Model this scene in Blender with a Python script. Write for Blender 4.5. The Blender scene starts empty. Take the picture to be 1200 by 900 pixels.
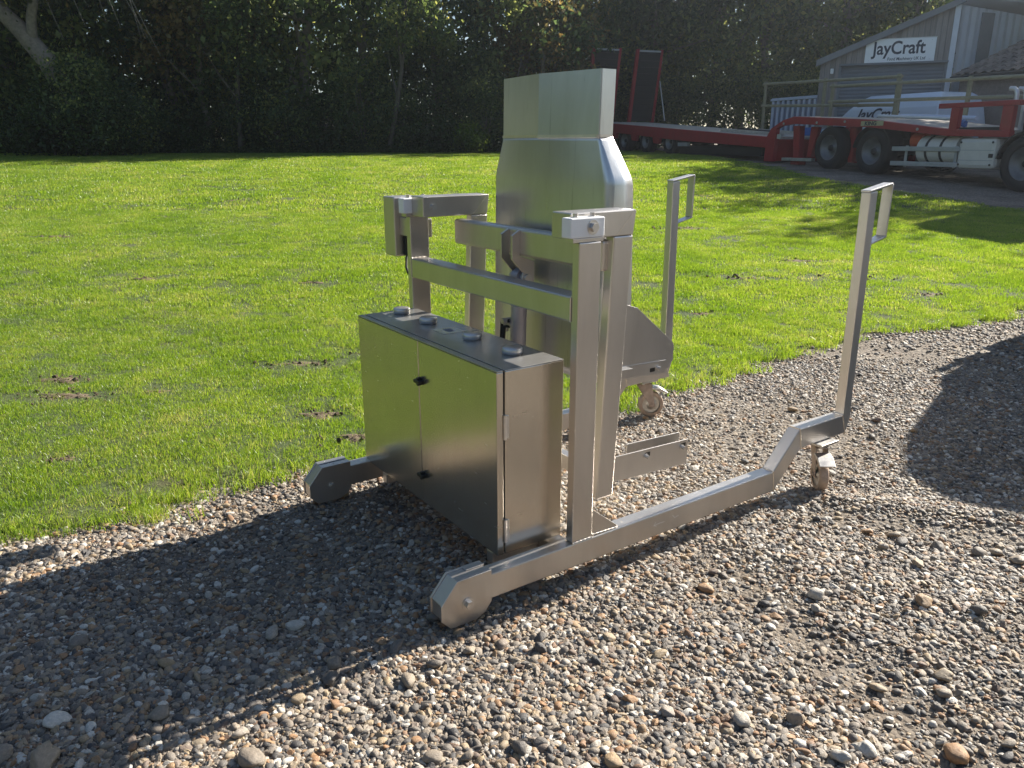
import bpy, bmesh, math, random
import numpy as np
from mathutils import Vector, Matrix, noise
R = math.radians
random.seed(7)
RNG = np.random.default_rng(11)
SC = bpy.context.scene
COL = SC.collection

# ------------------------------------------------------------------ camera, sky, sun, exposure
cam_d = bpy.data.cameras.new("camera")
cam = bpy.data.objects.new("camera", cam_d)
COL.objects.link(cam)
cam.location = (0, 0, 1.5)
cam.rotation_euler = (R(90 - 17.1), 0, 0)
cam_d.sensor_width = 36
cam_d.lens = 36 * 920 / 1200
cam_d.clip_start = 0.05
cam_d.clip_end = 2000
SC.camera = cam

SUN_EL, SUN_AZ = R(31.5), R(53.4)          # azimuth clockwise from +Y
world = bpy.data.worlds.new("World")
SC.world = world
world.use_nodes = True
wn = world.node_tree
bgn = wn.nodes["Background"]
sky = wn.nodes.new("ShaderNodeTexSky")
sky.sky_type = 'NISHITA'
sky.sun_disc = False
sky.sun_elevation = SUN_EL
sky.sun_rotation = SUN_AZ
sky.air_density = 1.0
sky.dust_density = 0.5
wn.links.new(sky.outputs[0], bgn.inputs[0])
bgn.inputs[1].default_value = 0.052

sun_d = bpy.data.lights.new("sun", 'SUN')
sun_d.energy = 5.0
sun_d.angle = R(0.5)
sun_d.color = (1.0, 0.93, 0.82)
sun = bpy.data.objects.new("sun", sun_d)
COL.objects.link(sun)
sdir = Vector((math.sin(SUN_AZ) * math.cos(SUN_EL), math.cos(SUN_AZ) * math.cos(SUN_EL), math.sin(SUN_EL)))
sun.rotation_euler = sdir.to_track_quat('Z', 'Y').to_euler()
sun.location = sdir * 60

vs = SC.view_settings
vs.view_transform = 'Standard'
vs.look = 'None'
vs.exposure = 1.45
vs.gamma = 1.0
SC.cycles.use_denoising = True
SC.cycles.max_bounces = 8
SC.cycles.transparent_max_bounces = 8

# ------------------------------------------------------------------ materials
def mat(name):
    m = bpy.data.materials.new(name)
    m.use_nodes = True
    nt = m.node_tree
    return m, nt, nt.nodes["Principled BSDF"]

def nd(nt, t, **kw):
    n = nt.nodes.new(t)
    for k, v in kw.items():
        if k in n.inputs: n.inputs[k].default_value = v
        else: setattr(n, k, v)
    return n

def ramp(nt, stops, interp='LINEAR'):
    n = nt.nodes.new("ShaderNodeValToRGB")
    cr = n.color_ramp
    cr.interpolation = interp
    while len(cr.elements) < len(stops): cr.elements.new(0.5)
    for e, (p, c) in zip(cr.elements, stops):
        e.position = p
        e.color = (c, c, c, 1) if isinstance(c, (int, float)) else (*c, 1)
    return n

def coords(nt, scale=(1, 1, 1), kind="Object"):
    tc = nt.nodes.new("ShaderNodeTexCoord")
    mp = nt.nodes.new("ShaderNodeMapping")
    mp.inputs["Scale"].default_value = scale
    nt.links.new(tc.outputs[kind], mp.inputs[0])
    return mp

def plain(name, col, rough=0.6, metal=0.0, var=0.12, nscale=6.0, bump=0.0, spec=None, kind="Object"):
    """a paint / plastic / rubber look with soft unevenness"""
    m, nt, b = mat(name)
    mp = coords(nt, kind=kind)
    nz = nd(nt, "ShaderNodeTexNoise", Scale=nscale, Detail=6.0, Roughness=0.65)
    nt.links.new(mp.outputs[0], nz.inputs[0])
    r = ramp(nt, [(0.25, tuple(c * (1 - var) for c in col)), (0.75, tuple(min(1, c * (1 + var)) for c in col))])
    nt.links.new(nz.outputs[0], r.inputs[0])
    nt.links.new(r.outputs[0], b.inputs["Base Color"])
    b.inputs["Metallic"].default_value = metal
    rr = ramp(nt, [(0.2, max(0.02, rough - 0.1)), (0.8, min(1, rough + 0.1))])
    nt.links.new(nz.outputs[0], rr.inputs[0])
    nt.links.new(rr.outputs[0], b.inputs["Roughness"])
    if spec is not None: b.inputs["Specular IOR Level"].default_value = spec
    if bump:
        bp = nd(nt, "ShaderNodeBump", Strength=bump, Distance=0.01)
        nt.links.new(nz.outputs[0], bp.inputs["Height"])
        nt.links.new(bp.outputs[0], b.inputs["Normal"])
    return m

def steel(name, col, rough, brush=(60, 60, 1.5), smear=0.5, streaks=0.0, metal=0.92, scratch=0.07):
    """brushed stainless steel: directional grain, smears, faint drips"""
    m, nt, b = mat(name)
    L = nt.links.new
    b.inputs["Metallic"].default_value = metal
    mp = coords(nt, brush)
    g = nd(nt, "ShaderNodeTexNoise", Scale=5.0, Detail=4.0, Roughness=0.7)
    L(mp.outputs[0], g.inputs[0])
    mp2 = coords(nt, (3.2, 3.2, 0.8))
    s = nd(nt, "ShaderNodeTexNoise", Scale=2.2, Detail=7.0, Roughness=0.68, Distortion=0.6)
    L(mp2.outputs[0], s.inputs[0])
    mp3 = coords(nt, (1, 1, 1))
    s3 = nd(nt, "ShaderNodeTexNoise", Scale=26.0, Detail=5.0, Roughness=0.7)
    L(mp3.outputs[0], s3.inputs[0])
    cr = ramp(nt, [(0.3, tuple(c * (1 - 0.22 * smear) for c in col)), (0.7, tuple(min(1, c * (1 + 0.10 * smear)) for c in col))])
    L(s.outputs[0], cr.inputs[0])
    base = cr.outputs[0]
    spots = ramp(nt, [(0.66, 1.0), (0.74, 0.72)])
    L(s3.outputs[0], spots.inputs[0])
    mx = nd(nt, "ShaderNodeMix", data_type='RGBA', blend_type='MULTIPLY')
    mx.inputs["Factor"].default_value = 0.55 * smear
    L(base, mx.inputs["A"]); L(spots.outputs[0], mx.inputs["B"])
    base = mx.outputs["Result"]
    if streaks:
        mp4 = coords(nt, (30, 30, 1.1))
        st = nd(nt, "ShaderNodeTexNoise", Scale=1.6, Detail=3.0, Roughness=0.6)
        L(mp4.outputs[0], st.inputs[0])
        sr = ramp(nt, [(0.62, 1.0), (0.70, 0.5)])
        L(st.outputs[0], sr.inputs[0])
        m2 = nd(nt, "ShaderNodeMix", data_type='RGBA', blend_type='MULTIPLY')
        m2.inputs["Factor"].default_value = streaks
        L(base, m2.inputs["A"]); L(sr.outputs[0], m2.inputs["B"])
        base = m2.outputs["Result"]
    L(base, b.inputs["Base Color"])
    ad = nd(nt, "ShaderNodeMath", operation='MULTIPLY_ADD')
    L(s.outputs[0], ad.inputs[0]); ad.inputs[1].default_value = 0.22 * smear; ad.inputs[2].default_value = rough - 0.11 * smear
    ad2 = nd(nt, "ShaderNodeMath", operation='MULTIPLY_ADD')
    L(g.outputs[0], ad2.inputs[0]); ad2.inputs[1].default_value = 0.10
    L(ad.outputs[0], ad2.inputs[2])
    L(ad2.outputs[0], b.inputs["Roughness"])
    mp5 = coords(nt, (5, 5, 34)); mp5.inputs["Rotation"].default_value = (0.5, 0.3, 0.4)
    s5 = nd(nt, "ShaderNodeTexNoise", Scale=2.6, Detail=3.0, Roughness=0.6)
    L(mp5.outputs[0], s5.inputs[0])
    r5 = ramp(nt, [(0.70, 0.0), (0.76, 1.0)])
    L(s5.outputs[0], r5.inputs[0])
    ad3 = nd(nt, "ShaderNodeMath", operation='MULTIPLY_ADD'); ad3.inputs[1].default_value = 0.22
    L(r5.outputs[0], ad3.inputs[0]); L(ad2.outputs[0], ad3.inputs[2])
    L(ad3.outputs[0], b.inputs["Roughness"])
    bp = nd(nt, "ShaderNodeBump", Strength=0.05, Distance=0.002)
    L(g.outputs[0], bp.inputs["Height"])
    bp2 = nd(nt, "ShaderNodeBump", Strength=0.035, Distance=0.03)
    L(s.outputs[0], bp2.inputs["Height"]); L(bp.outputs[0], bp2.inputs["Normal"])
    L(bp2.outputs[0], b.inputs["Normal"])
    if scratch:
        g2 = nt.nodes.new("ShaderNodeBsdfAnisotropic")
        g2.inputs["Roughness"].default_value = 0.62
        L(base, g2.inputs["Color"]); L(bp2.outputs[0], g2.inputs["Normal"])
        ms = nt.nodes.new("ShaderNodeMixShader"); ms.inputs[0].default_value = scratch
        L(b.outputs[0], ms.inputs[1]); L(g2.outputs[0], ms.inputs[2])
        L(ms.outputs[0], nt.nodes["Material Output"].inputs["Surface"])
    return m

M = {}
M['steel'] = steel("brushed_steel", (0.60, 0.565, 0.53), 0.29)
M['steel_cab'] = steel("cabinet_steel", (0.61, 0.56, 0.485), 0.16, brush=(70, 70, 2), smear=0.40, streaks=0.08, scratch=0.04)
M['steel_top'] = steel("cabinet_top_steel", (0.52, 0.51, 0.49), 0.17, brush=(3, 60, 60), smear=0.5, metal=0.92, scratch=0.30)
M['steel_chute'] = steel("chute_steel", (0.60, 0.60, 0.59), 0.25, brush=(70, 70, 1.2), smear=0.5, streaks=0.45)
M['steel_handle'] = steel("handle_steel", (0.64, 0.61, 0.58), 0.34, smear=0.7)
M['bolt'] = steel("bolt_steel", (0.62, 0.60, 0.58), 0.28, smear=0.5)
M['nylon'] = plain("white_nylon", (0.78, 0.79, 0.80), 0.45, var=0.05)
M['black_plastic'] = plain("black_plastic", (0.012, 0.012, 0.013), 0.4)
M['black_rubber'] = plain("black_rubber", (0.018, 0.018, 0.019), 0.8, bump=0.2, nscale=30)
M['poly_tyre'] = plain("polyurethane_tyre", (0.42, 0.31, 0.23), 0.6, var=0.3, nscale=25, bump=0.3)
M['zinc'] = plain("zinc_plate", (0.55, 0.53, 0.50), 0.42, metal=0.9, var=0.25, nscale=20)
M['rust_zinc'] = plain("rusty_zinc", (0.42, 0.33, 0.27), 0.65, metal=0.4, var=0.4, nscale=24)
M['cyl_paint'] = plain("cylinder_paint", (0.42, 0.40, 0.44), 0.35, metal=0.5, var=0.08)
M['weld'] = steel("weld_bead", (0.72, 0.66, 0.58), 0.35, smear=0.8)
M['red'] = plain("red_trailer_paint", (0.31, 0.020, 0.028), 0.42, var=0.22, nscale=3)
M['red_dark'] = plain("faded_red_paint", (0.30, 0.02, 0.02), 0.5, var=0.3, nscale=3)
M['black_steel'] = plain("black_chassis_steel", (0.018, 0.018, 0.02), 0.6, var=0.3)
M['deck'] = plain("timber_deck", (0.42, 0.38, 0.33), 0.75, var=0.35, nscale=8, bump=0.3)
M['tyre'] = plain("lorry_tyre_rubber", (0.014, 0.014, 0.015), 0.85, var=0.3, nscale=20, bump=0.2)
M['rim'] = plain("grey_wheel_rim", (0.15, 0.155, 0.165), 0.45, metal=0.5, var=0.2, nscale=9)
M['galv'] = plain("galvanised_tube", (0.50, 0.49, 0.45), 0.5, metal=0.6, var=0.2, nscale=8)
M['rail_yellow'] = plain("weathered_yellow_tube", (0.27, 0.25, 0.17), 0.55, metal=0.2, var=0.25, nscale=7)
M['alu'] = plain("bare_aluminium", (0.62, 0.62, 0.62), 0.42, metal=0.6, var=0.1, nscale=5)
M['guard_grey'] = plain("grey_side_guard", (0.40, 0.41, 0.42), 0.5, metal=0.3, var=0.12)
M['cream'] = plain("pale_locker_paint", (0.62, 0.60, 0.56), 0.45, var=0.08)
M['orange'] = plain("orange_tank", (0.55, 0.09, 0.03), 0.5)
M['white_paint'] = plain("white_van_paint", (0.62, 0.68, 0.78), 0.22, var=0.03)
M['blue_paint'] = plain("blue_paint", (0.04, 0.12, 0.36), 0.4)
M['glass_dark'] = plain("dark_window_glass", (0.015, 0.018, 0.022), 0.06, var=0.05)
M['silver_paint'] = plain("silver_van_paint", (0.30, 0.31, 0.33), 0.25, var=0.04, metal=0.4)
M['ink'] = plain("dark_blue_lettering", (0.012, 0.022, 0.05), 0.5, var=0.05)
M['sign_white'] = plain("white_sign_board", (0.78, 0.80, 0.84), 0.4, var=0.04, nscale=2)
M['clad_grey'] = plain("grey_steel_cladding", (0.50, 0.54, 0.62), 0.4, var=0.10, nscale=1.5, metal=0.1)
M['clad_dark'] = plain("dark_stained_panel", (0.17, 0.18, 0.20), 0.6, var=0.15, nscale=2)
M['door_grey'] = plain("grey_roller_door", (0.16, 0.17, 0.19), 0.5, var=0.10, nscale=2)
M['cab_white'] = plain("lorry_cab_paint", (0.55, 0.05, 0.04), 0.3, var=0.05)
M['pale_blue'] = plain("pale_plastic_slat", (0.55, 0.60, 0.72), 0.5, var=0.08)
M['slat_backing'] = plain("grey_blue_panel", (0.16, 0.19, 0.27), 0.6)  # own colour of the backing panel behind the slats
M['chevron'] = plain("dull_yellow_plate", (0.40, 0.36, 0.22), 0.5)

def wood_mat(name, c1, c2, axis_scale):
    m, nt, b = mat(name)
    mp = coords(nt, axis_scale)
    n1 = nd(nt, "ShaderNodeTexNoise", Scale=3.0, Detail=8.0, Roughness=0.7)
    nt.links.new(mp.outputs[0], n1.inputs[0])
    oi = nt.nodes.new("ShaderNodeObjectInfo")
    ad = nd(nt, "ShaderNodeMath", operation='MULTIPLY_ADD')
    nt.links.new(oi.outputs["Random"], ad.inputs[0]); ad.inputs[1].default_value = 0.35
    nt.links.new(n1.outputs[0], ad.inputs[2])
    r = ramp(nt, [(0.35, c1), (0.95, c2)])
    nt.links.new(ad.outputs[0], r.inputs[0])
    nt.links.new(r.outputs[0], b.inputs["Base Color"])
    b.inputs["Roughness"].default_value = 0.85
    bp = nd(nt, "ShaderNodeBump", Strength=0.3, Distance=0.01)
    nt.links.new(n1.outputs[0], bp.inputs["Height"]); nt.links.new(bp.outputs[0], b.inputs["Normal"])
    return m
M['timber'] = wood_mat("weathered_timber_cladding", (0.14, 0.125, 0.12), (0.32, 0.29, 0.28), (9, 9, 0.6))
M['brick'] = plain("grey_brown_brick", (0.24, 0.20, 0.18), 0.9, var=0.25, nscale=14, bump=0.3)
M['tile'] = wood_mat("brown_clay_tile", (0.13, 0.10, 0.09), (0.30, 0.25, 0.22), (4, 4, 4))
M['pale_bark'] = plain("pale_tree_bark", (0.085, 0.072, 0.058), 0.9, var=0.4, nscale=12, bump=0.8)
M['bark'] = plain("tree_bark", (0.22, 0.19, 0.16), 0.95, var=0.4, nscale=9, bump=1.0)

def leaf_mat(name, stops, trans=0.45, tcol=(0.22, 0.34, 0.05), rough=0.45, attr="tone"):
    m, nt, b = mat(name)
    L = nt.links.new
    at = nd(nt, "ShaderNodeAttribute", attribute_name=attr)
    r = ramp(nt, stops)
    L(at.outputs["Fac"], r.inputs[0])
    L(r.outputs[0], b.inputs["Base Color"])
    b.inputs["Roughness"].default_value = rough
    b.inputs["Specular IOR Level"].default_value = 0.35
    tr = nt.nodes.new("ShaderNodeBsdfTranslucent")
    mx = nd(nt, "ShaderNodeMix", data_type='RGBA', blend_type='MULTIPLY')
    mx.inputs["Factor"].default_value = 0.0
    hs = nd(nt, "ShaderNodeHueSaturation", Saturation=1.15, Value=1.7, Hue=0.485)
    L(r.outputs[0], hs.inputs["Color"])
    L(hs.outputs[0], tr.inputs["Color"])
    ms = nt.nodes.new("ShaderNodeMixShader")
    ms.inputs[0].default_value = trans
    L(b.outputs[0], ms.inputs[1]); L(tr.outputs[0], ms.inputs[2])
    L(ms.outputs[0], nt.nodes["Material Output"].inputs["Surface"])
    return m
M['leaf_dark'] = leaf_mat("dark_leaf", [(0, (0.038, 0.066, 0.032)), (0.5, (0.095, 0.140, 0.055)), (1, (0.24, 0.27, 0.10))], 0.56)
M['leaf_mid'] = leaf_mat("mid_leaf", [(0, (0.058, 0.092, 0.040)), (0.55, (0.14, 0.19, 0.065)), (1, (0.36, 0.35, 0.12))], 0.56)
M['leaf_autumn'] = leaf_mat("autumn_leaf", [(0, (0.05, 0.06, 0.024)), (0.5, (0.13, 0.115, 0.045)), (1, (0.30, 0.23, 0.09))], 0.52)
M['leaf_lime'] = leaf_mat("lime_leaf", [(0, (0.06, 0.10, 0.02)), (1, (0.16, 0.22, 0.04))], 0.45)
M['leaf_low'] = leaf_mat("low_weed_leaf", [(0, (0.025, 0.045, 0.014)), (1, (0.06, 0.10, 0.03))], 0.35)

def grass_mat():
    m, nt, b = mat("grass_blade")
    L = nt.links.new
    geo = nt.nodes.new("ShaderNodeNewGeometry")
    n1 = nd(nt, "ShaderNodeTexNoise", Scale=0.9, Detail=5.0, Roughness=0.65)
    L(geo.outputs["Position"], n1.inputs[0])
    oi = nt.nodes.new("ShaderNodeObjectInfo")
    at = nd(nt, "ShaderNodeAttribute", attribute_name="tone")
    a1 = nd(nt, "ShaderNodeMath", operation='MULTIPLY_ADD'); a1.inputs[1].default_value = 0.30
    L(oi.outputs["Random"], a1.inputs[0])
    a0 = nd(nt, "ShaderNodeMath", operation='MULTIPLY_ADD'); a0.inputs[1].default_value = 0.9; a0.inputs[2].default_value = -0.22
    L(n1.outputs[0], a0.inputs[0]); L(a0.outputs[0], a1.inputs[2])
    a2 = nd(nt, "ShaderNodeMath", operation='MULTIPLY_ADD'); a2.inputs[1].default_value = 0.40
    L(at.outputs["Fac"], a2.inputs[0]); L(a1.outputs[0], a2.inputs[2])
    r = ramp(nt, [(0.10, (0.052, 0.112, 0.016)), (0.42, (0.125, 0.215, 0.034)), (0.72, (0.215, 0.295, 0.055)), (1.0, (0.40, 0.36, 0.16))])
    L(a2.outputs[0], r.inputs[0])
    L(r.outputs[0], b.inputs["Base Color"])
    b.inputs["Roughness"].default_value = 0.38
    b.inputs["Specular IOR Level"].default_value = 0.5
    tr = nt.nodes.new("ShaderNodeBsdfTranslucent")
    hs = nd(nt, "ShaderNodeHueSaturation", Saturation=1.15, Value=1.75, Hue=0.485)
    L(r.outputs[0], hs.inputs["Color"]); L(hs.outputs[0], tr.inputs["Color"])
    ms = nt.nodes.new("ShaderNodeMixShader"); ms.inputs[0].default_value = 0.5
    L(b.outputs[0], ms.inputs[1]); L(tr.outputs[0], ms.inputs[2])
    L(ms.outputs[0], nt.nodes["Material Output"].inputs["Surface"])
    return m
M['grass'] = grass_mat()

def lawn_mat():
    m, nt, b = mat("lawn_thatch")
    L = nt.links.new
    geo = nt.nodes.new("ShaderNodeNewGeometry")
    n1 = nd(nt, "ShaderNodeTexNoise", Scale=1.1, Detail=8.0, Roughness=0.7)
    L(geo.outputs["Position"], n1.inputs[0])
    n2 = nd(nt, "ShaderNodeTexNoise", Scale=60.0, Detail=5.0, Roughness=0.7)
    L(geo.outputs["Position"], n2.inputs[0])
    r = ramp(nt, [(0.35, (0.060, 0.095, 0.022)), (0.55, (0.095, 0.125, 0.034)), (0.72, (0.15, 0.125, 0.06))])
    L(n1.outputs[0], r.inputs[0])
    r2 = ramp(nt, [(0.3, 0.45), (0.7, 1.15)])
    L(n2.outputs[0], r2.inputs[0])
    mx = nd(nt, "ShaderNodeMix", data_type='RGBA', blend_type='MULTIPLY'); mx.inputs["Factor"].default_value = 1
    L(r.outputs[0], mx.inputs["A"]); L(r2.outputs[0], mx.inputs["B"])
    L(mx.outputs["Result"], b.inputs["Base Color"])
    b.inputs["Roughness"].default_value = 0.95
    bp = nd(nt, "ShaderNodeBump", Strength=0.9, Distance=0.03)
    L(n2.outputs[0], bp.inputs["Height"]); L(bp.outputs[0], b.inputs["Normal"])
    return m
M['lawn'] = lawn_mat()

def gravel_ground_mat():
    m, nt, b = mat("gravel_fines")
    L = nt.links.new
    geo = nt.nodes.new("ShaderNodeNewGeometry")
    big = nd(nt, "ShaderNodeTexNoise", Scale=1.3, Detail=6.0, Roughness=0.65)
    L(geo.outputs["Position"], big.inputs[0])
    v = nd(nt, "ShaderNodeTexVoronoi", Scale=48.0, Randomness=1.0)
    L(geo.outputs["Position"], v.inputs["Vector"])
    fine = nd(nt, "ShaderNodeTexNoise", Scale=160.0, Detail=4.0, Roughness=0.7)
    L(geo.outputs["Position"], fine.inputs[0])
    sep = nt.nodes.new("ShaderNodeSeparateColor")
    L(v.outputs["Color"], sep.inputs[0])
    stone = ramp(nt, [(0.0, (0.09, 0.08, 0.07)), (0.3, (0.17, 0.15, 0.125)), (0.55, (0.24, 0.21, 0.175)), (0.8, (0.30, 0.24, 0.17)), (1.0, (0.42, 0.39, 0.34))])
    L(sep.outputs[0], stone.inputs[0])
    soil = ramp(nt, [(0.3, (0.085, 0.066, 0.048)), (0.7, (0.17, 0.135, 0.10))])
    L(fine.outputs[0], soil.inputs[0])
    mask = ramp(nt, [(0.42, 0.25), (0.62, 1.0)])
    L(big.outputs[0], mask.inputs[0])
    mx = nd(nt, "ShaderNodeMix", data_type='RGBA')
    L(mask.outputs[0], mx.inputs["Factor"]); L(stone.outputs[0], mx.inputs["A"]); L(soil.outputs[0], mx.inputs["B"])
    L(mx.outputs["Result"], b.inputs["Base Color"])
    b.inputs["Roughness"].default_value = 0.9
    inv = nd(nt, "ShaderNodeMath", operation='MULTIPLY_ADD'); inv.inputs[1].default_value = -1.0; inv.inputs[2].default_value = 1.0
    L(v.outputs["Distance"], inv.inputs[0])
    bp = nd(nt, "ShaderNodeBump", Strength=0.8, Distance=0.012)
    L(inv.outputs[0], bp.inputs["Height"])
    bp2 = nd(nt, "ShaderNodeBump", Strength=0.5, Distance=0.006)
    L(fine.outputs[0], bp2.inputs["Height"]); L(bp.outputs[0], bp2.inputs["Normal"])
    L(bp2.outputs[0], b.inputs["Normal"])
    return m
M['gravel'] = gravel_ground_mat()

def stone_mat():
    m, nt, b = mat("flint_and_pebble")
    L = nt.links.new
    oi = nt.nodes.new("ShaderNodeObjectInfo")
    r = ramp(nt, [(0.00, (0.062, 0.058, 0.057)), (0.12, (0.125, 0.112, 0.10)), (0.30, (0.205, 0.172, 0.138)), (0.50, (0.275, 0.225, 0.17)),
                  (0.62, (0.34, 0.255, 0.155)), (0.72, (0.30, 0.165, 0.08)), (0.78, (0.14, 0.095, 0.07)), (0.87, (0.37, 0.33, 0.275)), (1.0, (0.58, 0.55, 0.49))])
    L(oi.outputs["Random"], r.inputs[0])
    mp = coords(nt)
    n1 = nd(nt, "ShaderNodeTexNoise", Scale=3.0, Detail=6.0, Roughness=0.7)
    L(mp.outputs[0], n1.inputs[0])
    r2 = ramp(nt, [(0.3, 0.68), (0.7, 1.18)])
    L(n1.outputs[0], r2.inputs[0])
    mx = nd(nt, "ShaderNodeMix", data_type='RGBA', blend_type='MULTIPLY'); mx.inputs["Factor"].default_value = 1
    L(r.outputs[0], mx.inputs["A"]); L(r2.outputs[0], mx.inputs["B"])
    L(mx.outputs["Result"], b.inputs["Base Color"])
    b.inputs["Roughness"].default_value = 0.62
    bp = nd(nt, "ShaderNodeBump", Strength=0.25, Distance=0.2)
    L(n1.outputs[0], bp.inputs["Height"]); L(bp.outputs[0], b.inputs["Normal"])
    return m
M['stone'] = stone_mat()

# ------------------------------------------------------------------ mesh helpers
class MB:
    def __init__(self): self.v = []; self.f = []; self.sm = []
    def _add(self, vs_, fs, smooth=False):
        o = len(self.v)
        self.v += [tuple(p) for p in vs_]
        self.f += [tuple(i + o for i in f) for f in fs]
        self.sm += [smooth] * len(fs)
        return self
    def hexa(self, p):
        return self._add(p, [(0, 3, 2, 1), (4, 5, 6, 7), (0, 1, 5, 4), (1, 2, 6, 5), (2, 3, 7, 6), (3, 0, 4, 7)])
    def box(self, x0, x1, y0, y1, z0, z1):
        return self.hexa([(x0, y0, z0), (x1, y0, z0), (x1, y1, z0), (x0, y1, z0), (x0, y0, z1), (x1, y0, z1), (x1, y1, z1), (x0, y1, z1)])
    def prism(self, poly, a, b, axis=1):
        """polygon in the two other axes extruded along axis from a to b"""
        def P(q, w):
            return [(w, q[0], q[1]), (q[0], w, q[1]), (q[0], q[1], w)][axis]
        n = len(poly)
        ar = sum(poly[i][0] * poly[(i + 1) % n][1] - poly[(i + 1) % n][0] * poly[i][1] for i in range(n))
        if (ar < 0) != (axis == 1): poly = poly[::-1]
        vs_ = [P(q, a) for q in poly] + [P(q, b) for q in poly]
        fs = [tuple(range(n))[::-1], tuple(range(n, 2 * n))]
        for i in range(n):
            j = (i + 1) % n
            fs.append((i, j, n + j, n + i))
        return self._add(vs_, fs)
    def tube(self, pts, r, seg=10, cap=True, smooth=True):
        pts = [Vector(p) for p in pts]
        rs = r if isinstance(r, (list, tuple)) else [r] * len(pts)
        vs_, fs = [], []
        up = None
        for i, p in enumerate(pts):
            t = (pts[min(i + 1, len(pts) - 1)] - pts[max(i - 1, 0)]).normalized()
            if up is None:
                up = Vector((0, 0, 1)) if abs(t.z) < 0.9 else Vector((1, 0, 0))
            a = t.cross(up).normalized(); bb = a.cross(t).normalized(); up = bb
            for k in range(seg):
                an = 2 * math.pi * k / seg
                vs_.append(p + (a * math.cos(an) + bb * math.sin(an)) * rs[i])
        for i in range(len(pts) - 1):
            for k in range(seg):
                k2 = (k + 1) % seg
                fs.append((i * seg + k, i * seg + k2, (i + 1) * seg + k2, (i + 1) * seg + k))
        o = len(self.f)
        self._add(vs_, fs, smooth)
        if cap:
            self._add(vs_[:seg], [tuple(range(seg))])
            self._add(vs_[-seg:], [tuple(range(seg))[::-1]])
        return self
    def disc(self, c, axis, r, h, seg=20):
        c = Vector(c); ax = Vector(axis).normalized() * (h / 2)
        return self.tube([c - ax, c + ax], r, seg)
    def lathe(self, prof, c, axis, seg=28):
        """profile [(radius, along)] turned about axis through c"""
        c = Vector(c); t = Vector(axis).normalized()
        up = Vector((0, 0, 1)) if abs(t.z) < 0.9 else Vector((1, 0, 0))
        a = t.cross(up).normalized(); b2 = a.cross(t)
        vs_, fs = [], []
        for r, h in prof:
            for k in range(seg):
                an = 2 * math.pi * k / seg
                vs_.append(c + t * h + (a * math.cos(an) + b2 * math.sin(an)) * r)
        for i in range(len(prof) - 1):
            for k in range(seg):
                k2 = (k + 1) % seg
                fs.append((i * seg + k, i * seg + k2, (i + 1) * seg + k2, (i + 1) * seg + k))
        return self._add(vs_, fs, True)
    def mesh(self, name, m, fixn=True):
        me = bpy.data.meshes.new(name)
        me.from_pydata(self.v, [], self.f)
        me.polygons.foreach_set("use_smooth", self.sm)
        me.materials.append(m)
        if fixn:
            bm = bmesh.new(); bm.from_mesh(me)
            bmesh.ops.recalc_face_normals(bm, faces=bm.faces)
            bm.to_mesh(me); bm.free()
        me.update()
        return me
    def build(self, name, m, parent=None, bevel=0.0, loc=None):
        o = bpy.data.objects.new(name, self.mesh(name, m))
        COL.objects.link(o)
        if parent: o.parent = parent
        if loc: o.location = loc
        if bevel:
            md = o.modifiers.new("bevel", 'BEVEL')
            md.width = bevel; md.segments = 2; md.limit_method = 'ANGLE'; md.angle_limit = R(35)
        return o

def tag(o, label=None, cat=None, group=None, kind=None):
    if label: o['label'] = label
    if cat: o['category'] = cat
    if group: o['group'] = group
    if kind: o['kind'] = kind
    return o

def empty(name, loc=(0, 0, 0), rz=0.0, parent=None):
    o = bpy.data.objects.new(name, None)
    o.empty_display_size = 0.2
    COL.objects.link(o)
    o.location = loc; o.rotation_euler = (0, 0, rz)
    if parent: o.parent = parent
    return o

def copy_tree(o, parent=None):
    kids = list(o.children)
    c = o.copy(); COL.objects.link(c); c.parent = parent
    for ch in kids: copy_tree(ch, c)
    return c

def text_mesh(name, s, size, m, parent, mtx, extrude=0.004, offset=0.0, shear=0.0, align='LEFT', xscale=1.0):
    cu = bpy.data.curves.new(name, 'FONT')
    cu.body = s; cu.size = size; cu.extrude = extrude; cu.offset = offset; cu.shear = shear; cu.align_x = align
    cu.resolution_u = 4
    t = bpy.data.objects.new(name + "_tmp", cu); COL.objects.link(t)
    dg = bpy.context.evaluated_depsgraph_get()
    me = bpy.data.meshes.new_from_object(t.evaluated_get(dg))
    bpy.data.objects.remove(t); bpy.data.curves.remove(cu)
    me.materials.clear(); me.materials.append(m)
    if xscale != 1.0: me.transform(Matrix.Diagonal((xscale, 1, 1, 1)))
    me.transform(mtx)
    o = bpy.data.objects.new(name, me); COL.objects.link(o)
    if parent: o.parent = parent
    return o

# ------------------------------------------------------------------ ground
GY = [-60, 4.3, 5, 6, 7, 22, 24, 26, 60, 400]
GZ = [0, 0, .01, .04, .09, .915, 1.005, 1.06, 1.6, 2.0]
def gz(y): return np.interp(y, GY, GZ)
XRY = [-60, -14.5, 2.74, 3.11, 3.59, 4.15, 4.77, 5.43, 6.0, 6.25, 6.79, 7.9, 9.2, 9.6, 11.2, 13.15, 13.89, 15.79, 18.64, 19.9, 24, 34, 60]
XRX = [-91, -26.5, -2.0, -1.48, -0.76, .19, 1.09, 1.83, 2.68, 3.48, 4.5, 7.0, 10.6, 10.7, 9.6, 8.4, 8.12, 7.51, 6.86, 6.9, 6.6, 5.6, 5.0]
def lawn_edge(y):
    y = np.asarray(y, float)
    w = 0.09 * np.sin(y * 9.1) + 0.07 * np.sin(y * 17.3 + 1.0) + 0.05 * np.sin(y * 31.7 + 2.2) + 0.03 * np.sin(y * 63.0)
    return np.interp(y, XRY, XRX) + w

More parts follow.
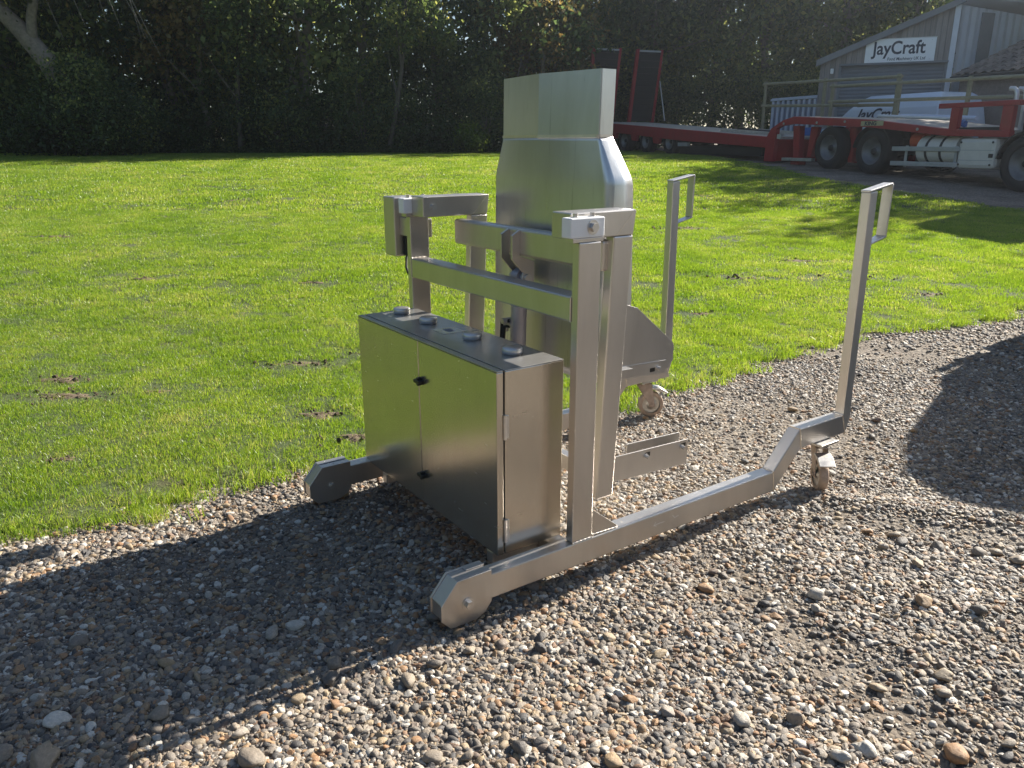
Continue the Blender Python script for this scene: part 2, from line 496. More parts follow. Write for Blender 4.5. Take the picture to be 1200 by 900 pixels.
def axis_steps(lo, hi, fine_lo, fine_hi, fine, grow=1.25):
    a = list(np.arange(fine_lo, fine_hi, fine))
    s = fine; x = fine_lo
    left = []
    while x > lo:
        s *= grow; x -= s; left.append(max(x, lo))
    s = fine; x = a[-1]; right = []
    while x < hi:
        s *= grow; x += s; right.append(min(x, hi))
    return np.array(left[::-1] + a + right)

def bumpy(X, Y):
    d = np.hypot(X, Y)
    fade = np.clip(1.6 - d / 9, 0, 1)
    b = 0.010 * np.sin(X * 2.1 + Y * 1.3) * np.sin(Y * 1.7 - X * 0.6) + 0.007 * np.sin(X * 5.3 + 1) * np.sin(Y * 4.7 + X) + 0.004 * np.sin(X * 11 + Y * 3) * np.sin(Y * 13)
    # a low ridge pushed up at the right edge of a wheel rut
    rid = 0.028 * np.exp(-((Y - (3.05 - 0.32 * (X - 1.7))) / 0.10) ** 2) * np.clip((X - 1.15) / 0.3, 0, 1)
    rut = -0.018 * np.exp(-((X - 0.95 + 0.45 * (Y - 2.1)) / 0.20) ** 2) * np.clip((2.9 - Y) / 0.4, 0, 1)
    return (b + rid + rut) * fade

def grid_mesh(name, xs, ys, zf, m):
    X, Y = np.meshgrid(xs, ys)
    Z = zf(X, Y)
    n, k = X.shape
    v = np.stack([X, Y, Z], -1).reshape(-1, 3)
    i = np.arange(n * k).reshape(n, k)
    f = np.stack([i[:-1, :-1], i[:-1, 1:], i[1:, 1:], i[1:, :-1]], -1).reshape(-1, 4)
    return quad_mesh(name, v, f, m)

def quad_mesh(name, v, f, m, smooth=True, tone=None):
    me = bpy.data.meshes.new(name)
    v = np.ascontiguousarray(v, dtype=np.float32); f = np.ascontiguousarray(f, dtype=np.int32)
    me.vertices.add(len(v)); me.vertices.foreach_set("co", v.ravel())
    me.loops.add(f.size); me.loops.foreach_set("vertex_index", f.ravel())
    me.polygons.add(len(f))
    me.polygons.foreach_set("loop_start", np.arange(0, f.size, f.shape[1], dtype=np.int32))
    me.polygons.foreach_set("loop_total", np.full(len(f), f.shape[1], dtype=np.int32))
    me.polygons.foreach_set("use_smooth", np.full(len(f), smooth))
    me.materials.append(m)
    if tone is not None:
        a = me.attributes.new("tone", 'FLOAT', 'POINT')
        a.data.foreach_set("value", np.ascontiguousarray(tone, dtype=np.float32))
    me.update(calc_edges=True); me.validate()
    return me

def link(name, me, parent=None):
    o = bpy.data.objects.new(name, me); COL.objects.link(o)
    if parent: o.parent = parent
    return o

gx = axis_steps(-220, 220, -3.5, 5.5, 0.06)
gy = axis_steps(-60, 300, 0.6, 7.5, 0.06)
ground = link("gravel_ground", grid_mesh("gravel_ground", gx, gy, lambda X, Y: gz(Y) + bumpy(X, Y), M['gravel']))
tag(ground, kind='structure', label="stony gravel drive and yard with big flints, brown fines and a wheel rut")

ys = axis_steps(-40, 36, 2.0, 8.0, 0.05, 1.12)
ys = ys[(ys > -20) & (ys < 36)]
sx = np.concatenate([[0], np.cumsum(np.geomspace(0.04, 4.6, 48))])
LX = np.stack([lawn_edge(y) - sx for y in ys]); LY = np.repeat(ys[:, None], len(sx), 1)
lift = 0.004 + 0.020 * np.clip(sx / 0.25, 0, 1)
LZ = gz(LY) + bumpy(LX, LY) + lift[None, :]
ii = np.arange(LX.size).reshape(LX.shape)
lf = np.stack([ii[:-1, :-1], ii[1:, :-1], ii[1:, 1:], ii[:-1, 1:]], -1).reshape(-1, 4)
lawn = link("lawn_soil", quad_mesh("lawn_soil", np.stack([LX, LY, LZ], -1).reshape(-1, 3), lf, M['lawn']))
tag(lawn, kind='structure', label="soil and thatch of the mown lawn beside the gravel drive")

# ------------------------------------------------------------------ instancing helper (stuff only)
def scatter(name, pts, rot, scl, sources, pick, label):
    src = bpy.data.collections.new(name + "_pieces")
    for k, me in enumerate(sources):
        src.objects.link(bpy.data.objects.new("%s_piece_%02d" % (name, k), me))
    me = bpy.data.meshes.new(name)
    me.vertices.add(len(pts)); me.vertices.foreach_set("co", np.ascontiguousarray(pts, np.float32).ravel())
    a = me.attributes.new("rot", 'FLOAT_VECTOR', 'POINT'); a.data.foreach_set("vector", np.ascontiguousarray(rot, np.float32).ravel())
    a = me.attributes.new("scl", 'FLOAT_VECTOR', 'POINT'); a.data.foreach_set("vector", np.ascontiguousarray(scl, np.float32).ravel())
    a = me.attributes.new("pick", 'INT', 'POINT'); a.data.foreach_set("value", np.ascontiguousarray(pick, np.int32))
    o = link(name, me)
    ng = bpy.data.node_groups.new(name + "_nodes", 'GeometryNodeTree')
    ng.interface.new_socket("Geometry", in_out='INPUT', socket_type='NodeSocketGeometry')
    ng.interface.new_socket("Geometry", in_out='OUTPUT', socket_type='NodeSocketGeometry')
    N = ng.nodes; L = ng.links.new
    gi = N.new("NodeGroupInput"); go = N.new("NodeGroupOutput")
    mp = N.new("GeometryNodeMeshToPoints")
    ip = N.new("GeometryNodeInstanceOnPoints")
    ci = N.new("GeometryNodeCollectionInfo")
    ci.inputs["Collection"].default_value = src
    ci.inputs["Separate Children"].default_value = True
    ci.inputs["Reset Children"].default_value = True
    def attr(nm, ty):
        n = N.new("GeometryNodeInputNamedAttribute"); n.data_type = ty; n.inputs["Name"].default_value = nm
        return n.outputs["Attribute"]
    er = N.new("FunctionNodeEulerToRotation")
    L(gi.outputs[0], mp.inputs[0]); L(mp.outputs[0], ip.inputs["Points"])
    L(ci.outputs[0], ip.inputs["Instance"]); ip.inputs["Pick Instance"].default_value = True
    L(attr("pick", 'INT'), ip.inputs["Instance Index"])
    L(attr("rot", 'FLOAT_VECTOR'), er.inputs[0]); L(er.outputs[0], ip.inputs["Rotation"])
    L(attr("scl", 'FLOAT_VECTOR'), ip.inputs["Scale"])
    L(ip.outputs[0], go.inputs[0])
    md = o.modifiers.new("scatter", 'NODES'); md.node_group = ng
    tag(o, label=label, kind='stuff')
    return o

# ------------------------------------------------------------------ stones
def stone_mesh(name, seed, sub, sharp):
    bm = bmesh.new()
    bmesh.ops.create_icosphere(bm, subdivisions=sub, radius=1.0)
    off = Vector((seed * 3.1, seed * 1.7, seed * 0.9))
    for v in bm.verts:
        n = noise.noise(v.co * 0.9 + off) * 0.38 + noise.noise(v.co * 2.1 + off) * (0.10 + 0.16 * sharp)
        v.co *= 1 + n
        if sharp:
            for k in range(3):
                a = Vector((math.sin(seed * 2 + k * 2.1), math.cos(seed * 1.3 + k * 2.6), math.sin(seed + k * 1.4))).normalized()
                d = v.co.dot(a)
                if d > 0.62: v.co -= a * (d - 0.62) * 0.9
    me = bpy.data.meshes.new(name); bm.to_mesh(me); bm.free()
    me.polygons.foreach_set("use_smooth", [not (sharp and sub < 3)] * len(me.polygons))
    me.materials.append(M['stone'])
    return me
pebbles = [stone_mesh("pebble_%d" % k, k + 1, 2, 0.0 if k % 3 == 0 else 0.9) for k in range(8)]
boulders = [stone_mesh("flint_%d" % k, k + 11, 3, 0.0 if k % 2 else 1.0) for k in range(6)]

def sample_gravel(n, ymin, ymax, slope, pad, xcl=None):
    y = np.sqrt(RNG.uniform((ymin + pad) ** 2, (ymax + pad) ** 2, n)) - pad
    x = RNG.uniform(-1, 1, n) * (slope * y + pad * 0.6)
    ok = x > lawn_edge(y) - 0.02 - np.abs(RNG.normal(0, .075, n))
    if xcl is not None: ok &= x < xcl
    return x[ok], y[ok]

def fines(x, y):
    """1 where bare brown fines show between the stones"""
    f = 0.5 + 0.5 * np.sin(x * 1.9 + 1.3 * np.sin(y * 1.1)) * np.sin(y * 1.6 + 0.7 + x * 0.5)
    f = np.clip((f - 0.62) / 0.25, 0, 1)
    rut = np.exp(-((x - 0.95 + 0.45 * (y - 2.1)) / 0.26) ** 2) * np.clip((2.9 - y) / 0.4, 0, 1)
    rut2 = np.exp(-((y - (2.85 - 0.30 * (x - 1.7))) / 0.14) ** 2) * np.clip((x - 1.0) / 0.3, 0, 1)
    return np.clip(np.maximum(f * 0.85, np.maximum(rut, rut2)), 0, 0.95)

PX, PS = [], []
for n, y0, y1, med, sig in ((210000, 0.7, 3.2, 0.0046, 0.60), (150000, 0.7, 2.9, 0.0020, 0.35), (210000, 3.2, 5.4, 0.0045, 0.55), (130000, 5.4, 10.5, 0.0080, 0.45)):
    x, y = sample_gravel(n, y0, y1, 0.72, 0.7)
    keep = RNG.uniform(0, 1, len(x)) > fines(x, y) * 0.85
    x, y = x[keep], y[keep]
    s = np.minimum(med * np.exp(RNG.normal(0, sig, len(x))), 0.0145)
    PX.append(np.stack([x, y, gz(y) + bumpy(x, y) + s * 0.12 + 0.014 * np.clip((lawn_edge(y) - x) / .25, 0, 1)], -1))
    PS.append(np.stack([s * RNG.uniform(0.9, 1.6, len(s)), s * RNG.uniform(0.75, 1.1, len(s)), s * RNG.uniform(0.5, 0.85, len(s))], -1))
PX = np.concatenate(PX); PS = np.concatenate(PS)
PR = np.stack([RNG.normal(0, 0.35, len(PX)), RNG.normal(0, 0.35, len(PX)), RNG.uniform(0, 6.28, len(PX))], -1)
scatter("gravel", PX, PR, PS, pebbles, RNG.integers(0, len(pebbles), len(PX)), "mixed flint gravel and pebbles spread over the drive")

def add_stone(x, y, s, k, fl=0.6):
    o = link("stone", boulders[k % len(boulders)], ground)
    o.location = (x, y, float(gz(y) + bumpy(np.array(x), np.array(y))) + s * fl * 0.55 + .004)
    o.scale = (s * random.uniform(1.0, 1.35), s * random.uniform(0.75, 1.0), s * fl * random.uniform(0.85, 1.2))
    o.rotation_euler = (random.gauss(0, 0.2), random.gauss(0, 0.2), random.uniform(0, 6.28))
    return o
# the single stones that stand out, at their places on the drive: (x, y, half size)
for k, (x, y, s) in enumerate(((-0.53, 1.94, .034), (-0.60, 1.85, .026), (-0.49, 1.83, .022), (-0.30, 1.93, .028), (-0.13, 2.07, .026), (-0.03, 2.10, .024),
        (0.09, 2.13, .024), (-0.66, 1.62, .040), (-1.18, 1.61, .045), (-1.22, 1.75, .036), (-1.03, 1.99, .026), (-0.96, 1.78, .030), (-1.30, 1.63, .030),
        (0.62, 1.76, .032), (1.27, 1.96, .033), (0.68, 2.42, .026), (1.02, 2.30, .022), (0.86, 2.33, .022), (1.40, 2.33, .034), (1.55, 2.27, .030),
        (1.42, 2.82, .030), (1.52, 2.74, .034), (1.65, 2.72, .036), (1.78, 2.67, .034), (1.90, 2.62, .036), (2.05, 2.58, .034), (1.50, 2.58, .030),
        (0.25, 1.60, .030), (0.02, 1.65, .030), (-0.20, 1.62, .026), (0.92, 1.66, .030), (1.15, 1.66, .034), (1.42, 1.72, .040), (1.06, 1.92, .026),
        (-1.08, 2.30, .024), (-1.35, 2.10, .030), (-0.85, 2.42, .024), (-0.70, 2.20, .030), (-1.55, 1.86, .030), (0.45, 2.05, .022), (0.33, 1.84, .024))):
    add_stone(x, y, s * 0.82, k, 0.62)
cnt = 41
while cnt < 290:
    y = random.uniform(1.25, 4.2) if random.random() < .8 else random.uniform(4.2, 6.5)
    x = random.uniform(-0.78, 0.78) * (y + 0.3)
    if x < float(lawn_edge(y)) + 0.05: continue
    u = 0.8185 * x + 0.5745 * (y) + 0.0
    s = 0.0112 * math.exp(random.gauss(0.12, 0.34))
    add_stone(x, y, min(s, 0.024), cnt, random.uniform(0.5, 0.75)); cnt += 1

# ------------------------------------------------------------------ grass
def tuft_mesh(name, n, rad, h0, h1, w, seed, seg=2):
    rg = np.random.default_rng(seed)
    V, F, T = [], [], []
    for i in range(n):
        r_ = rad * math.sqrt(rg.uniform()); a = rg.uniform(0, 6.283)
        bx, by = r_ * math.cos(a), r_ * math.sin(a)
        h = rg.uniform(h0, h1); ta = rg.uniform(0, 6.283); lean = abs(rg.normal(0.35, 0.28)) * h
        fa = rg.uniform(0, 6.283); wx, wy = math.cos(fa) * w / 2, math.sin(fa) * w / 2
        o = len(V)
        for k in range(seg + 1):
            t = k / seg
            cx = bx + math.cos(ta) * lean * t * t; cy = by + math.sin(ta) * lean * t * t
            z = h * (t - 0.18 * t * t * (lean / h)) - 0.006
            ww = (1 - 0.85 * t ** 1.5)
            V.append((cx - wx * ww, cy - wy * ww, z)); V.append((cx + wx * ww, cy + wy * ww, z))
        tn = float(np.clip(rg.normal(0.45, 0.25), 0, 1))
        if rg.uniform() < 0.06: tn = 1.0
        T += [tn] * (2 * (seg + 1))
        for k in range(seg):
            F.append((o + 2 * k, o + 2 * k + 1, o + 2 * k + 3, o + 2 * k + 2))
    return quad_mesh(name, np.array(V), np.array(F), M['grass'], tone=np.array(T))
tufts_a = [tuft_mesh("near_tuft_%d" % k, 70, 0.075, 0.010, 0.034, 0.0034, 40 + k) for k in range(5)]
tufts_b = [tuft_mesh("mid_tuft_%d" % k, 100, 0.13, 0.012, 0.035, 0.0055, 60 + k) for k in range(5)]
tufts_c = [tuft_mesh("far_tuft_%d" % k, 100, 0.26, 0.016, 0.045, 0.012, 80 + k) for k in range(5)]
tufts_d = [tuft_mesh("edge_tuft_%d" % k, 22, 0.06, 0.025, 0.075, 0.004, 90 + k, 3) for k in range(3)]
BARE = [(-4.87, 14.24, .55, .35), (-2.72, 4.52, .42, .16), (-2.93, 4.85, .30, .12), (-2.2, 4.6, .22, .10), (-0.95, 5.5, .35, .16), (-1.5, 5.2, .4, .14),
        (-3.75, 7.97, .3, .12), (3.49, 7.97, .55, .2), (2.44, 8.0, .5, .16), (2.4, 11.2, .5, .18), (-2.18, 3.54, .18, .07), (-0.81, 3.85, .22, .12),
        (3.26, 8.9, .45, .14), (-2.0, 7.8, .28, .10), (-1.1, 4.2, .25, .12), (3.9, 7.3, .4, .16), (1.6, 6.6, .25, .10), (0.8, 9.5, .3, .1), (-6.0, 10.5, .4, .14)]
def bare(x, y):
    b = np.zeros_like(x)
    for cx, cy, rx, ry in BARE:
        d = ((x - cx) / rx) ** 2 + ((y - cy) / ry) ** 2
        b = np.maximum(b, np.clip(1.25 - d * 0.8, 0, 1))
    n = 0.5 + 0.5 * np.sin(x * 2.3 + np.sin(y * 1.9) * 1.4) * np.sin(y * 2.7 + np.sin(x * 1.3))
    return np.clip(np.maximum(b * 0.70, (n - 0.90) * 1.5), 0, 0.95)
GP, GR_, GS, GI = [], [], [], []
def grass_tier(dens, y0, y1, base, smin, smax, slope=0.76, pad=1.2):
    area = (slope * (y1 ** 2 - y0 ** 2)) + 2 * pad * (y1 - y0)
    n = int(area * dens)
    y = np.sqrt(RNG.uniform((y0 + pad) ** 2, (y1 + pad) ** 2, n)) - pad
    x = RNG.uniform(-1, 1, n) * (slope * y + pad)
    e = lawn_edge(y) - x
    ok = (e > -0.02) & (RNG.uniform(0, 1, n) > bare(x, y)) & (RNG.uniform(0, 1, n) < 0.12 + e / 0.42)
    x, y, e = x[ok], y[ok], e[ok]
    z = gz(y) + bumpy(x, y) + 0.004 + 0.020 * np.clip(e / 0.25, 0, 1)
    s = RNG.uniform(smin, smax, len(x)) * (0.55 + 0.45 * np.clip(e / 0.5, 0, 1)) * (0.86 + 0.3 * (0.5 + 0.5 * np.sin(x * 1.7 + 2 * np.sin(y * 0.9)) * np.sin(y * 1.3)))
    GP.append(np.stack([x, y, z], -1)); GR_.append(np.stack([0 * x, 0 * x, RNG.uniform(0, 6.28, len(x))], -1))
    GS.append(np.stack([s * 0 + 1, s * 0 + 1, s], -1)); GI.append(RNG.integers(0, 5, len(x)) + base)
grass_tier(360, 2.3, 6.8, 0, 0.75, 1.25)
grass_tier(130, 6.8, 13.0, 5, 0.8, 1.25)
grass_tier(30, 13.0, 33.5, 10, 0.85, 1.3)
n = 36000
x = RNG.uniform(-26, 2, n); y = RNG.uniform(-9, 29, n)
ok = (lawn_edge(y) - x > 0.05) & (x < -0.76 * y - 1.1)
x, y = x[ok], y[ok]; s = RNG.uniform(.8, 1.2, len(x))
GP.append(np.stack([x, y, gz(y) + .02], -1)); GR_.append(np.stack([0 * x, 0 * x, RNG.uniform(0, 6.28, len(x))], -1))
GS.append(np.stack([s, s, s], -1)); GI.append(RNG.integers(0, 5, len(x)) + 10)
# longer tufts leaning over the gravel along the edge
n = 1000
y = RNG.uniform(2.2, 7.6, n); e = RNG.normal(0.03, 0.09, n); x = lawn_edge(y) - e
GP.append(np.stack([x, y, gz(y) + bumpy(x, y) + 0.01], -1)); GR_.append(np.stack([RNG.normal(0, .2, n), RNG.normal(0, .2, n), RNG.uniform(0, 6.28, n)], -1))
sc = RNG.uniform(0.5, 1.1, n); GS.append(np.stack([sc, sc, sc], -1)); GI.append(RNG.integers(0, 3, n) + 15)
scatter("lawn_grass", np.concatenate(GP), np.concatenate(GR_), np.concatenate(GS), tufts_a + tufts_b + tufts_c + tufts_d, np.concatenate(GI),
        "short sunlit grass growing on the lawn")
# brown soil kicked up where the turf is broken
m_soil = plain("broken_soil", (0.125, 0.092, 0.058), 0.95, var=0.45, nscale=22, bump=1.0)
sv, sf = [], []
rs_ = random.Random(9)
for cx, cy, rx, ry in BARE:
    o = len(sv); K = 22; rings = (0, .35, .7, 1.0)
    ph = rs_.uniform(0, 6)
    for r_ in rings:
        for k in range(K):
            a = 2 * math.pi * k / K
            w = 1 + .28 * math.sin(3 * a + ph) + .18 * math.sin(7 * a + ph * 2) + rs_.uniform(-.08, .08)
            x_, y_ = cx + rx * .50 * r_ * w * math.cos(a), cy + ry * .50 * r_ * w * math.sin(a)
            sv.append((x_, y_, float(gz(y_)) + .0255 + (.007 * (1 - r_) + rs_.uniform(-.004, .006) if r_ < 1 else -.012)))
    for i in range(3):
        for k in range(K):
            k2 = (k + 1) % K
            sf.append((o + i * K + k, o + i * K + k2, o + (i + 1) * K + k2, o + (i + 1) * K + k))
bs = MB(); bs.v = sv; bs.f = sf; bs.sm = [True] * len(sf)
tag(bs.build("broken_turf_soil", m_soil), kind='stuff', label="bare brown soil where the turf is scuffed and broken")
clod_m = stone_mesh("clod", 31, 2, 0.6); clod_m.materials.clear(); clod_m.materials.append(m_soil)
cp = []
for cx, cy, rx, ry in BARE:
    k = int(60 * rx * ry / .06) if cy < 7 else int(16 * rx * ry / .06)
    for _ in range(min(k, 260)):
        cp.append((cx + rs_.gauss(0, .42) * rx, cy + rs_.gauss(0, .42) * ry))
cp = np.array(cp); s = .006 * np.exp(RNG.normal(0, .5, len(cp))) * np.where(cp[:, 1] > 7, 1.6, 1)
scatter("soil_clods", np.stack([cp[:, 0], cp[:, 1], gz(cp[:, 1]) + .030], -1), RNG.uniform(0, 6.28, (len(cp), 3)), np.stack([s, s, s * .7], -1), [clod_m], np.zeros(len(cp), int),
        "crumbs of brown soil lying on the scuffed turf")
#PART2
# ------------------------------------------------------------------ the stainless bin tipper (local axes: x along the rails, y across, z up)
YAW = 0.9592
W = 1.184
CH = ((.933, .110), (1.046, .112))       # places of two chalk marks on the near rail
def build_tipper():
    root = empty("bin_tipper", (-0.2215, 2.145, 0.0), math.pi / 2 - YAW)
    tag(root, "stainless steel mobile bin tipper with cabinet, chute and two tall push handles on the gravel", "tipping machine")
    S, SH = M['steel'], M['steel_handle']

    def bolt(name, c, axis, r, h, par, m=None):
        b = MB().disc(c, axis, r * 1.55, h * 0.25, 16)
        ax = Vector(axis).normalized()
        b.tube([Vector(c), Vector(c) + ax * h], r, 6, smooth=False)
        return b.build(name, m or M['bolt'], par, 0.0006)

    for side in (0, 1):
        Y = (lambda v: v) if side == 0 else (lambda v: W - v)
        def pr(poly, a, b, mb=None): return (mb or MB()).prism(poly, min(Y(a), Y(b)), max(Y(a), Y(b)), 1)
        # rail with its raised end
        mb = MB()
        pr([(0.17, .154), (1.643, .154), (1.658, .063), (0.17, .063)], .010, .070, mb)
        pr([(1.6435, .154), (1.800, .314), (1.822, .223), (1.6585, .063)], .0105, .0695, mb)
        pr([(1.8005, .314), (2.1155, .314), (2.150, .223), (1.8225, .223)], .010, .070, mb)
        rail = mb.build("rail", S, root, 0.004)
        w = MB(); w2 = MB()
        pr([(1.640, .157), (1.647, .157), (1.662, .060), (1.655, .060)], .0085, .0715, w)
        pr([(1.797, .317), (1.804, .317), (1.826, .220), (1.818, .220)], .0085, .0715, w2)
        w2.build("weld_seam", M['weld'], rail, 0.002)
        w.build("weld_seam", M['weld'], rail, 0.002)
        # toe box with wheel
        toe = MB()
        op = [(.0, .052), (.0, .106), (.060, .177), (.19, .177), (.19, .062), (.165, .032), (.135, .016), (.034, .016)]
        pr(op, .0, .008, toe)
        pr(op, .068, .076, toe)
        pr([(.004, .054), (.004, .105), (.062, .173), (.186, .173), (.186, .168), (.064, .168), (.010, .103), (.010, .054)], .008, .068, toe)
        pr([(.060, .1735), (.190, .1735), (.190, .1768), (.060, .1768)], .008, .030, toe)
        pr([(.120, .1735), (.190, .1735), (.190, .1768), (.120, .1768)], .046, .068, toe)
        toe.build("toe_box", S, rail, 0.0022)
        bolt("axle_bolt", (.098, Y(0.0), .085), (0, -1 if side == 0 else 1, 0), .0145, .016, rail)
        bolt("axle_bolt", (.098, Y(.076), .085), (0, 1 if side == 0 else -1, 0), .011, .010, rail)
        MB().disc((.098, Y(.038), .050), (0, 1, 0), .050, .045, 24).build("front_wheel", M['poly_tyre'], rail)
        # push handle: leaning post and flat bar loop
        hd = MB()
        pr([(2.1165, .314), (2.151, .224), (2.176, .300), (2.170, .40), (2.157, 1.305), (2.105, 1.300)], .010, .054, hd)
        ho = hd.build("push_handle", SH, root, 0.003)
        lp = MB()
        pr([(2.102, 1.3005), (2.102, 1.309), (2.264, 1.336), (2.272, 1.330), (2.262, 1.326)], .009, .055, lp)
        pr([(2.2625, 1.3265), (2.2715, 1.330), (2.268, 1.106), (2.259, 1.112)], .009, .055, lp)
        pr([(2.158, 1.088), (2.158, 1.080), (2.268, 1.1055), (2.2585, 1.1115)], .009, .055, lp)
        lp.build("grip_loop", SH, ho, 0.002)
        MB().prism([(2.110, .3155), (2.1165, .321), (2.153, .2235), (2.147, .219)], min(Y(.0088), Y(.0552)), max(Y(.0088), Y(.0552)), 1).build("weld_seam", M['weld'], ho, 0.002)
        # mast post
        po = pr([(.538, .1545), (.628, .1545), (.628, 1.200), (.538, 1.200)], .014, .049).build("mast_post", S, root, 0.0035)
        gs = MB()
        pr([(.6285, .1545), (.757, .1545), (.757, .160), (.6285, .262)], .020, .028, gs)
        gs.build("gusset", S, po, 0.0015)
        MB().box(.628, .6325, min(Y(.0135), Y(.0495)), max(Y(.0135), Y(.0495)), .155, .164).build("weld_seam", M['weld'], po, 0.002)
        bl = pr([(.503, 1.2145), (.642, 1.2145), (.642, 1.277), (.503, 1.277)], .016, .0635).build("bearing_block", M['nylon'], po, 0.004)
        pr([(.515, 1.2005), (.640, 1.2005), (.640, 1.214), (.515, 1.214)], .018, .060).build("bearing_plate", S, po, 0.0015)
        bolt("pivot_bolt", (.592, Y(.0158), 1.246), (0, -1 if side == 0 else 1, 0), .015, .014, po)
        for uu in (.540, .610):
            bolt("cap_bolt", (uu, Y(.040), 1.2775), (0, 0, 1), .009, .012, po)

    ck = plain("white_chalk", (0.75, 0.75, 0.73), 0.9, var=0.05)
    def chalk(pts):
        q = MB()
        P = [Vector((u_, 0, z_)) for u_, z_ in pts]; vs2 = []
        for i, p in enumerate(P):
            t_ = (P[min(i + 1, len(P) - 1)] - P[max(i - 1, 0)]).normalized(); nn = Vector((-t_.z, 0, t_.x)) * .0017
            vs2 += [(p.x + nn.x, .0094, p.z + nn.z), (p.x - nn.x, .0094, p.z - nn.z)]
        q._add(vs2, [(2 * i, 2 * i + 1, 2 * i + 3, 2 * i + 2) for i in range(len(P) - 1)])
        q.build("chalk_mark", ck, root)
    chalk([(CH[0][0] + .012, CH[0][1] + .012), (CH[0][0], CH[0][1]), (CH[0][0] + .016, CH[0][1] - .006)])
    chalk([(CH[0][0], CH[0][1]), (CH[0][0] + .030, CH[0][1] + .002), (CH[0][0] + .058, CH[0][1] + .001)])
    chalk([(CH[1][0] - .012, CH[1][1] + .014), (CH[1][0], CH[1][1]), (CH[1][0] + .022, CH[1][1] + .004)])

    # fixed crossbeams
    MB().box(.536, .616, .0495, W - .0495, .943, 1.025).build("crossbeam", S, root, 0.005)
    cm = MB().box(.50, .575, .0705, W - .0705, .070, .130)
    cm.box(.30, .50, .16, .20, .085, .130).box(.30, .50, W - .20, W - .16, .085, .130)
    cm.build("base_crossmember", S, root, 0.004)

    def bead(pts, r=.0032):
        P = [Vector(p) for p in pts]; q = []; rr = []
        L_ = sum((P[i + 1] - P[i]).length for i in range(len(P) - 1)); n_ = max(4, int(L_ / .006))
        for i in range(len(P) - 1):
            m_ = max(2, int(n_ * (P[i + 1] - P[i]).length / L_))
            for k_ in range(m_):
                q.append(P[i].lerp(P[i + 1], k_ / m_)); rr.append(r * (1 + .28 * math.sin(len(q) * 2.2)))
        q.append(P[-1]); rr.append(r)
        return MB().tube(q, rr, 6).build("weld_bead", M['weld'], root)
    for vv in (.0500, W - .0500):
        bead([(.5355, vv, .944), (.5355, vv, 1.024)]); bead([(.540, vv, 1.0258), (.612, vv, 1.0258)]); bead([(.540, vv, .9422), (.612, vv, .9422)])
    for vv in (.0138, W - .0138):
        bead([(.5385, vv, .1555), (.6275, vv, .1555)])
    for vv in (.0145, .0485, W - .0145, W - .0485):
        bead([(.5375, vv, .156), (.5375, vv + .0003, .1565)], .003)
    bead([(.6305, .0195, .258), (.6305, .0195, .160), (.752, .0195, .1555)], .0028)
    bead([(.1905, .0092, .155), (.1905, .0092, .064)], .003)
    bead([(.8045, .1065, .386), (.7735, .1065, .389)], .003)

    # cabinet
    body = MB().box(.3165, .558, .105, 1.155, .145, .800).build("cabinet", M['steel_cab'], root, 0.003)
    MB().box(.3175, .5575, .106, 1.154, .8002, .8032).build("top_panel", M['steel_top'], body, 0.001)
    for a, b in ((.105, .6285), (.6315, 1.155)):
        MB().box(.285, .3105, a, b, .146, .799).build("cabinet_door", M['steel_cab'], body, 0.003)
    MB().box(.3105, .3165, .112, 1.148, .152, .792).build("door_seal", M['black_rubber'], body)
    MB().box(.286, .3105, .1055, 1.1545, .7993, .8035).build("drip_lip", M['steel_top'], body, 0.001)
    for zz in (.648, .268):
        k = MB().disc((.284, .612, zz), (1, 0, 0), .016, .006, 16)
        k.box(.262, .284, .590, .634, zz - .007, zz + .007)
        k.box(.266, .284, .605, .619, zz - .016, zz + .016)
        k.build("door_key", M['black_plastic'], body, 0.003)
    for vv, sg in ((.105, -1), (1.155, 1)):
        for zz in (.610, .235):
            h = MB().tube([(.3135, vv + sg * .004, zz - .042), (.3135, vv + sg * .004, zz + .042)], .0058, 10)
            h.box(.316, .330, min(vv, vv + sg * .004), max(vv, vv + sg * .004), zz - .040, zz + .040)
            for q in (-.014, .014):
                h.disc((.3135, vv + sg * .004, zz + q), (0, 0, 1), .0064, .002, 10)
            h.build("hinge", M['bolt'], body, 0.0008)
    for vv in (1.082, .852, .520, .262):
        c = MB().lathe([(0.0, .0), (.034, .0), (.034, .004), (.036, .005), (.036, .020), (.033, .024), (.010, .025), (0.0, .025)], (.455, vv, .8035), (0, 0, 1), 30)
        c.build("filler_cap", M['bolt'], body)
    MB().box(.405, .500, .640, .735, .8034, .8046).build("rating_plate", M['steel_cab'], body, 0.001)
    MB().box(.440, .470, .665, .712, .8047, .8052).build("rating_print", M['clad_dark'], body)

    # tipping cradle
    beam = MB().box(.700, .750, .090, 1.045, 1.086, 1.190).build("cradle_beam", S, root, 0.010)
    def slanted(u0t, u1t, zt, u0b, u1b, zb, va, vb):
        return MB().prism([(u0t, zt), (u1t, zt), (u1b, zb), (u0b, zb)], va, vb, 1)
    slanted(.727, .813, 1.2035, .690, .767, .262, .064, .106).build("cradle_column", S, root, 0.005)
    slanted(.775, .858, 1.2035, .735, .815, .262, 1.022, 1.064).build("cradle_column", S, root, 0.005)
    for va, vb, ue in ((.064, .162, .822), (1.022, 1.120, .866)):
        h = MB().prism([(.5405, 1.204), (ue - .010, 1.204), (ue, 1.276), (ue, 1.288), (.5405, 1.288)], va, vb, 1)
        ho = h.build("hook_arm", S, root, 0.004)
        fv = va - .0006 if va < .5 else va - .0006
        MB().prism([(ue - .086, 1.2055), (ue - .082, 1.2055), (ue - .004, 1.2865), (ue - .008, 1.2865)], fv, fv + .002, 1).build("weld_seam", M['weld'], ho)
        bolt("arm_bolt", (.588, va, 1.246), (0, -1, 0), .012, .008, ho)
